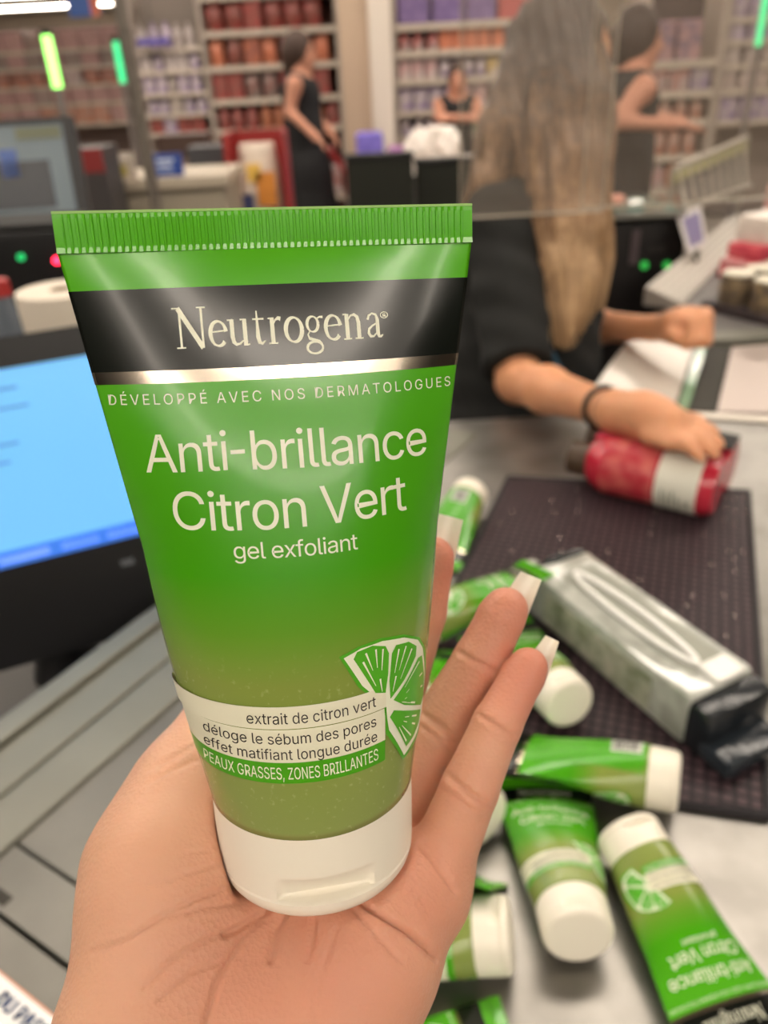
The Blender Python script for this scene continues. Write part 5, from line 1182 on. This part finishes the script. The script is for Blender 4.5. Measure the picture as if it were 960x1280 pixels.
# a shopper's coat rack shapes: white bag hung on the post
# queue lights: green tubes on poles
for (x0, y0, x1, y1, Yv, c_, e_, ybot, lb, r_) in ((57, 44, 73, 110, 3.2, (150, 240, 110), 3.2, 175, 'pale green queue light on a slim pole above the dim screen', .017), (143, 52, 155, 104, 4.4, (60, 200, 130), 1.6, 215, 'deeper green queue light on a slim pole by the grey post', .015), (959, -10, 947, 58, 3.9, (60, 230, 120), 2.2, 200, 'green queue light on a slim pole by the pale shelving', .013)):
    a, b = Yp(x1, y1, Yv), Yp(x0, y0, Yv); xm = (a.x + b.x) / 2
    t = thing('queue_light', (xm, Yv, 0), lb, 'light')
    obj('pole', MB().tube([(xm, Yv, 0), (xm, Yv, a.z)], .014, 10), mat('pole_grey', (120, 112, 108), .5), t)
    obj('foot', MB().lathe([(.10, 0), (.10, .015), (.02, .03)], Matrix.Translation((xm, Yv, 0)), 20), m_blackm, t)
    obj('light_tube', MB().tube([(xm, Yv, a.z), (xm, Yv, b.z)], r_, 12), mat('queue_green_%d' % c_[0], c_, .4, emit=e_), t)
    obj('cap', MB().tube([(xm, Yv, b.z), (xm, Yv, b.z + .02)], r_ * 1.1, 12), m_blackm, t)
# hanging signs
for (x0, x1, y0, y1, Yv, c_, mk, lb) in ((88, 120, -14, 22, 12., (70, 104, 176), [(.72, 1, 0, 1, (214, 120, 90))], 'blue hanging sign with orange edge near the far strip lights'), (228, 248, -14, 9, 11., (66, 88, 160), [(.2, .8, .3, .6, (130, 150, 200))], 'small blue hanging sign over the white bottles'), (172, 212, 47, 57, 10.4, (74, 64, 150), [(.15, .85, .3, .7, (120, 110, 190))], 'flat purple header board above the white bottles')):
    t, a, b = board('hanging_sign', x0, x1, y0, y1, Yv, c_, lb, 'sign', mk, .03)
    obj('cord', MB().tube([((a.x + b.x) / 2, Yv, b.z), ((a.x + b.x) / 2, Yv, 3.7)], .004, 6), m_blackm, t)

# ------------------------------------------------------------------ right-hand side beyond the belt
g0_ = G(800, 384, .80); Yk = 2.4
a, b = Yp(752, 384, Yk), Yp(862, 270, Yk)
pos = thing('payment_unit', ((a.x + b.x) / 2, Yk + .1, 0), 'black payment unit with two round green lights beside the belt', 'terminal')
obj('case', MB().box(((a.x + b.x) / 2, Yk + .12, (b.z) / 2), (b.x - a.x, .24, b.z), None, .01), mat('unit_black', (30, 26, 26), .45), pos, True, angle=30)
for x in (804.5, 832.5):
    q = Yp(x, 331, Yk); rg = obj('light_bezel', MB().tube([q, q + Vector((0, -.006, 0))], .017, 16), m_blackp, pos)
    obj('green_light', MB().tube([q + Vector((0, -.005, 0)), q + Vector((0, -.009, 0))], .011, 16), mat('unit_green', (60, 190, 80), .3, emit=.9), rg)
q = Yp(794, 300, Yk); obj('slot_plate', MB().box((q.x, Yk - .004, q.z - .02), (.022, .008, .10)), mat('slot_grey', (110, 96, 100), .4), pos)
q = Yp(820, 312, Yk); obj('receipt_mouth', MB().box((q.x, Yk - .004, q.z), (.05, .008, .02)), mat('mouth_grey', (60, 56, 56), .4), pos)
a, b = Yp(742, 262, Yk), Yp(846, 286, Yk)
gt = thing('glass_ledge', ((a.x + b.x) / 2, Yk + .1, b.z), 'green tinted glass ledge on top of the black payment unit', 'ledge')
zt = Yp(800, 270, Yk).z
obj('glass', MB().box(((a.x + b.x) / 2, Yk + .1, zt + .012), (b.x - a.x, .3, .012), None, .003), mat('ledge_glass', (110, 140, 130), .08, trans=.4), gt)
obj('rim', MB().box(((a.x + b.x) / 2, Yk - .052, zt + .012), (b.x - a.x, .006, .016)), mat('ledge_rim', (170, 170, 164), .25, .6), gt)
q = Yp(793, 266, Yk + .04); tag(obj('chrome_knob', MB().lathe([(.026, 0), (.028, .006), (.024, .018), (.012, .026), (.004, .028)], Matrix.Translation((q.x, q.y, zt + .018)), 24), mat('knob_chrome', (220, 226, 226), .12, 1), None, True), 'round chrome knob on the green glass ledge', 'knob')
q = Yp(765, 262, Yk + .06); vv, ff = sdf_mesh(lambda g: smin(ell(g, (q.x, q.y, zt + .036), (.034, .03, .018)), ell(g, (q.x + .02, q.y, zt + .042), (.016, .02, .013)), .01), (q.x - .06, q.y - .06, zt), (q.x + .06, q.y + .06, zt + .08), .005)
tag(obj('bread_roll', (vv, ff.tolist()), mat('roll_pink', (200, 140, 122), .6), None, True), 'small pinkish bun shaped pack on the green glass ledge', 'pack')
# sloping ticket rack
t = thing('ticket_rack', tuple(Vector((Yp(880, 240, 2.5).x, 2.5, 0))), 'pale metal rack with yellow green price strip leaning over the belt', 'rack')
c00, c10 = P(842, 212, 2.55), P(934, 172, 2.9); c01, c11 = P(852, 262, 2.5), P(938, 232, 2.85)
obj('price_strip', MB().slab([c00, P(846, 226, 2.54), P(934, 186, 2.89), c10], .01), mat('strip_olive', (136, 134, 84), .5), t)
for (p0, p1, r_) in ((c00, c10, .010), (c01, c11, .009), (c10, Vector((c11.x, c11.y, .05)), .012), (c00, Vector((c01.x, c01.y, .05)), .012)): obj('frame_bar', MB().tube([p0, p1], r_, 8), mat('rack_metal', (170, 162, 150), .35, .6), t)
for i in range(8):
    f_ = (i + .5) / 8; obj('wire', MB().tube([c00.lerp(c10, f_), c01.lerp(c11, f_)], .005, 6), mat('rack_metal', (170, 162, 150), .35, .6), t)
obj('grey_backing', MB().slab([c00 + Vector((.02, .05, 0)), c01 + Vector((.02, .05, 0)), c11 + Vector((.02, .05, 0)), c10 + Vector((.02, .05, 0))], .008), mat('rack_back', (86, 80, 76), .6), t)
t = thing('card_holder', tuple(P(872, 312, 2.2)), 'white bordered card holder with violet card beside the guard rail', 'sign')
h4 = [P(848, 268, 2.25), P(862, 318, 2.2), P(884, 306, 2.3), P(876, 256, 2.36)]; cc = sum(h4, Vector()) / 4
obj('holder', MB().slab(h4, .006), mat('holder_white', (200, 196, 192), .4), t)
toward = (CAM - cc).normalized() * .004
obj('card', MB().slab([cc + (p - cc) * .72 + toward for p in h4], .003), mat('card_violet', (120, 112, 148), .5), t)
obj('post', MB().tube([P(872, 312, 2.22), Vector((P(872, 312, 2.22).x, P(872, 312, 2.22).y, CT + .03))], .008, 8), m_rail, t)
# groceries on the belt at the right edge
def grocery(name, px, dz, size, c_, c2_, lb, yaw=.5, kind='box'):
    p = G(px[0], px[1], CT + .002); return tag(obj(name, MB().box((p.x, p.y, CT + .002 + dz + size[2] / 2), size, Rz(yaw), .008), mat('groc_%d_%d' % (c_[0], int(dz * 1000)), c_, .35, c2=c2_, nscale=25), None, True, angle=30), lb, kind)
p0 = G(945, 408, CT + .002) + eu * .065
tr_ = thing('tin_tray', (p0.x, p0.y, CT + .002), 'film wrapped tray of pale topped tins on the belt', 'tray')
obj('tray', MB().box((p0.x + .06, p0.y + .08, CT + .012), (.26, .20, .02), Rz(.5)), mat('tray_dark', (64, 56, 58), .6), tr_)
for i in range(3):
    for j in range(2):
        q = Vector((p0.x + .06, p0.y + .08, 0)) + Rz(.5) @ Vector((-.082 + i * .082, -.045 + j * .09, 0))
        tn = obj('tin', MB().lathe([(.037, .022), (.039, .026), (.039, .085), (.037, .09)], Matrix.Translation((q.x, q.y, CT)), 20), mat('tin_dark', (76, 66, 66), .4, c2=(150, 132, 100), nscale=40), tr_, True, angle=40)
        obj('lid', MB().lathe([(.037, .09), (.038, .094), (.034, .096)], Matrix.Translation((q.x, q.y, CT)), 20), mat('tin_lid', (206, 200, 180), .3, .3), tn, True, angle=40)
grocery('carton', (948, 345), 0, (.20, .12, .055), (206, 192, 186), (186, 60, 76), 'white and red carton at the bottom of the pile on the belt', kind='carton')
grocery('carton', (950, 344), .055, (.18, .11, .04), (172, 48, 70), (210, 90, 100), 'red carton in the middle of the pile on the belt', kind='carton')
grocery('carton', (951, 343), .095, (.15, .10, .07), (226, 216, 206), (206, 196, 186), 'white tub shaped carton topmost of the pile on the belt', kind='carton')
grocery('carton', (985, 312), 0, (.16, .12, .20), (206, 120, 130), (226, 180, 180), 'pink carton standing behind the pile on the belt', kind='carton')

# ------------------------------------------------------------------ clear safety screen in front of the cashier, with its post
def pane_material():
    m = bpy.data.materials.new('acrylic_pane'); m.use_nodes = True; nt = m.node_tree; nt.nodes.remove(nt.nodes['Principled BSDF']); out = nt.nodes['Material Output']
    tr = nt.nodes.new('ShaderNodeBsdfTransparent'); tr.inputs[0].default_value = (.96, .95, .93, 1)
    gl = nt.nodes.new('ShaderNodeBsdfGlossy'); gl.inputs['Roughness'].default_value = .03; gl.inputs[0].default_value = (.9, .9, .9, 1)
    df = nt.nodes.new('ShaderNodeBsdfDiffuse'); df.inputs[0].default_value = lin((214, 200, 184)); tl = nt.nodes.new('ShaderNodeBsdfTranslucent'); tl.inputs[0].default_value = lin((214, 200, 184))
    ad = nt.nodes.new('ShaderNodeMixShader'); nt.links.new(df.outputs[0], ad.inputs[1]); nt.links.new(tl.outputs[0], ad.inputs[2])
    m1 = nt.nodes.new('ShaderNodeMixShader'); m1.inputs[0].default_value = .13; nt.links.new(tr.outputs[0], m1.inputs[1]); nt.links.new(ad.outputs[0], m1.inputs[2])
    m2 = nt.nodes.new('ShaderNodeMixShader'); m2.inputs[0].default_value = .05; nt.links.new(m1.outputs[0], m2.inputs[1]); nt.links.new(gl.outputs[0], m2.inputs[2])
    nt.links.new(m2.outputs[0], out.inputs[0]); return m
m_pane = pane_material(); m_edge = mat('pane_edge', (176, 168, 154), .2, 0, coat=.4)
PY = 1.2
def pane(x0, x1, dy, label, ybot=266):
    zb = Yp(700, ybot, PY).z; a = Yp(x0, 140, PY + dy).x; b = Yp(x1, 140, PY + dy).x
    t = thing('safety_screen', ((a + b) / 2, PY + dy, zb), label, 'screen', 'clear safety screens')
    obj('pane', ([(a, PY + dy, zb), (b, PY + dy, zb), (b, PY + dy, 2.03), (a, PY + dy, 2.03)], [(0, 1, 2, 3)]), m_pane, t)
    obj('bottom_edge', MB().box(((a + b) / 2, PY + dy, zb), (b - a, .006, .003)), m_edge, t)
    for x in (a, b): obj('side_edge', MB().box((x, PY + dy, (zb + 2.0) / 2), (.0012, .005, 2.0 - zb)), m_edge, t)
    return zb
zb = pane(575, 764, 0, 'clear screen hanging before the hair of the cashier')
pane(735, 1040, .03, 'clear screen hanging before the tall unit and the ticket rack')
pa, pb = P(193, 268, 1.25), P(154, 0, 1.25); xq = Yp(172, 130, 1.24).x
ps = thing('screen_post', (xq, 1.24, .73), 'slim grey metal post carrying the clear screens', 'post')
obj('post', MB().tube([(xq, 1.24, .73), (xq, 1.24, 2.05)], .0085, 12), mat('post_grey', (134, 126, 118), .4, .5), ps, True, angle=40)
obj('foot', MB().lathe([(.05, 0), (.05, .01), (.012, .014)], Matrix.Translation((xq, 1.24, .73)), 20), m_blackm, ps)
obj('top_bar', MB().tube([(xq, 1.215, 2.035), (1.4, 1.215, 2.035)], .018, 10), mat('post_grey', (134, 126, 118), .4, .5), ps)
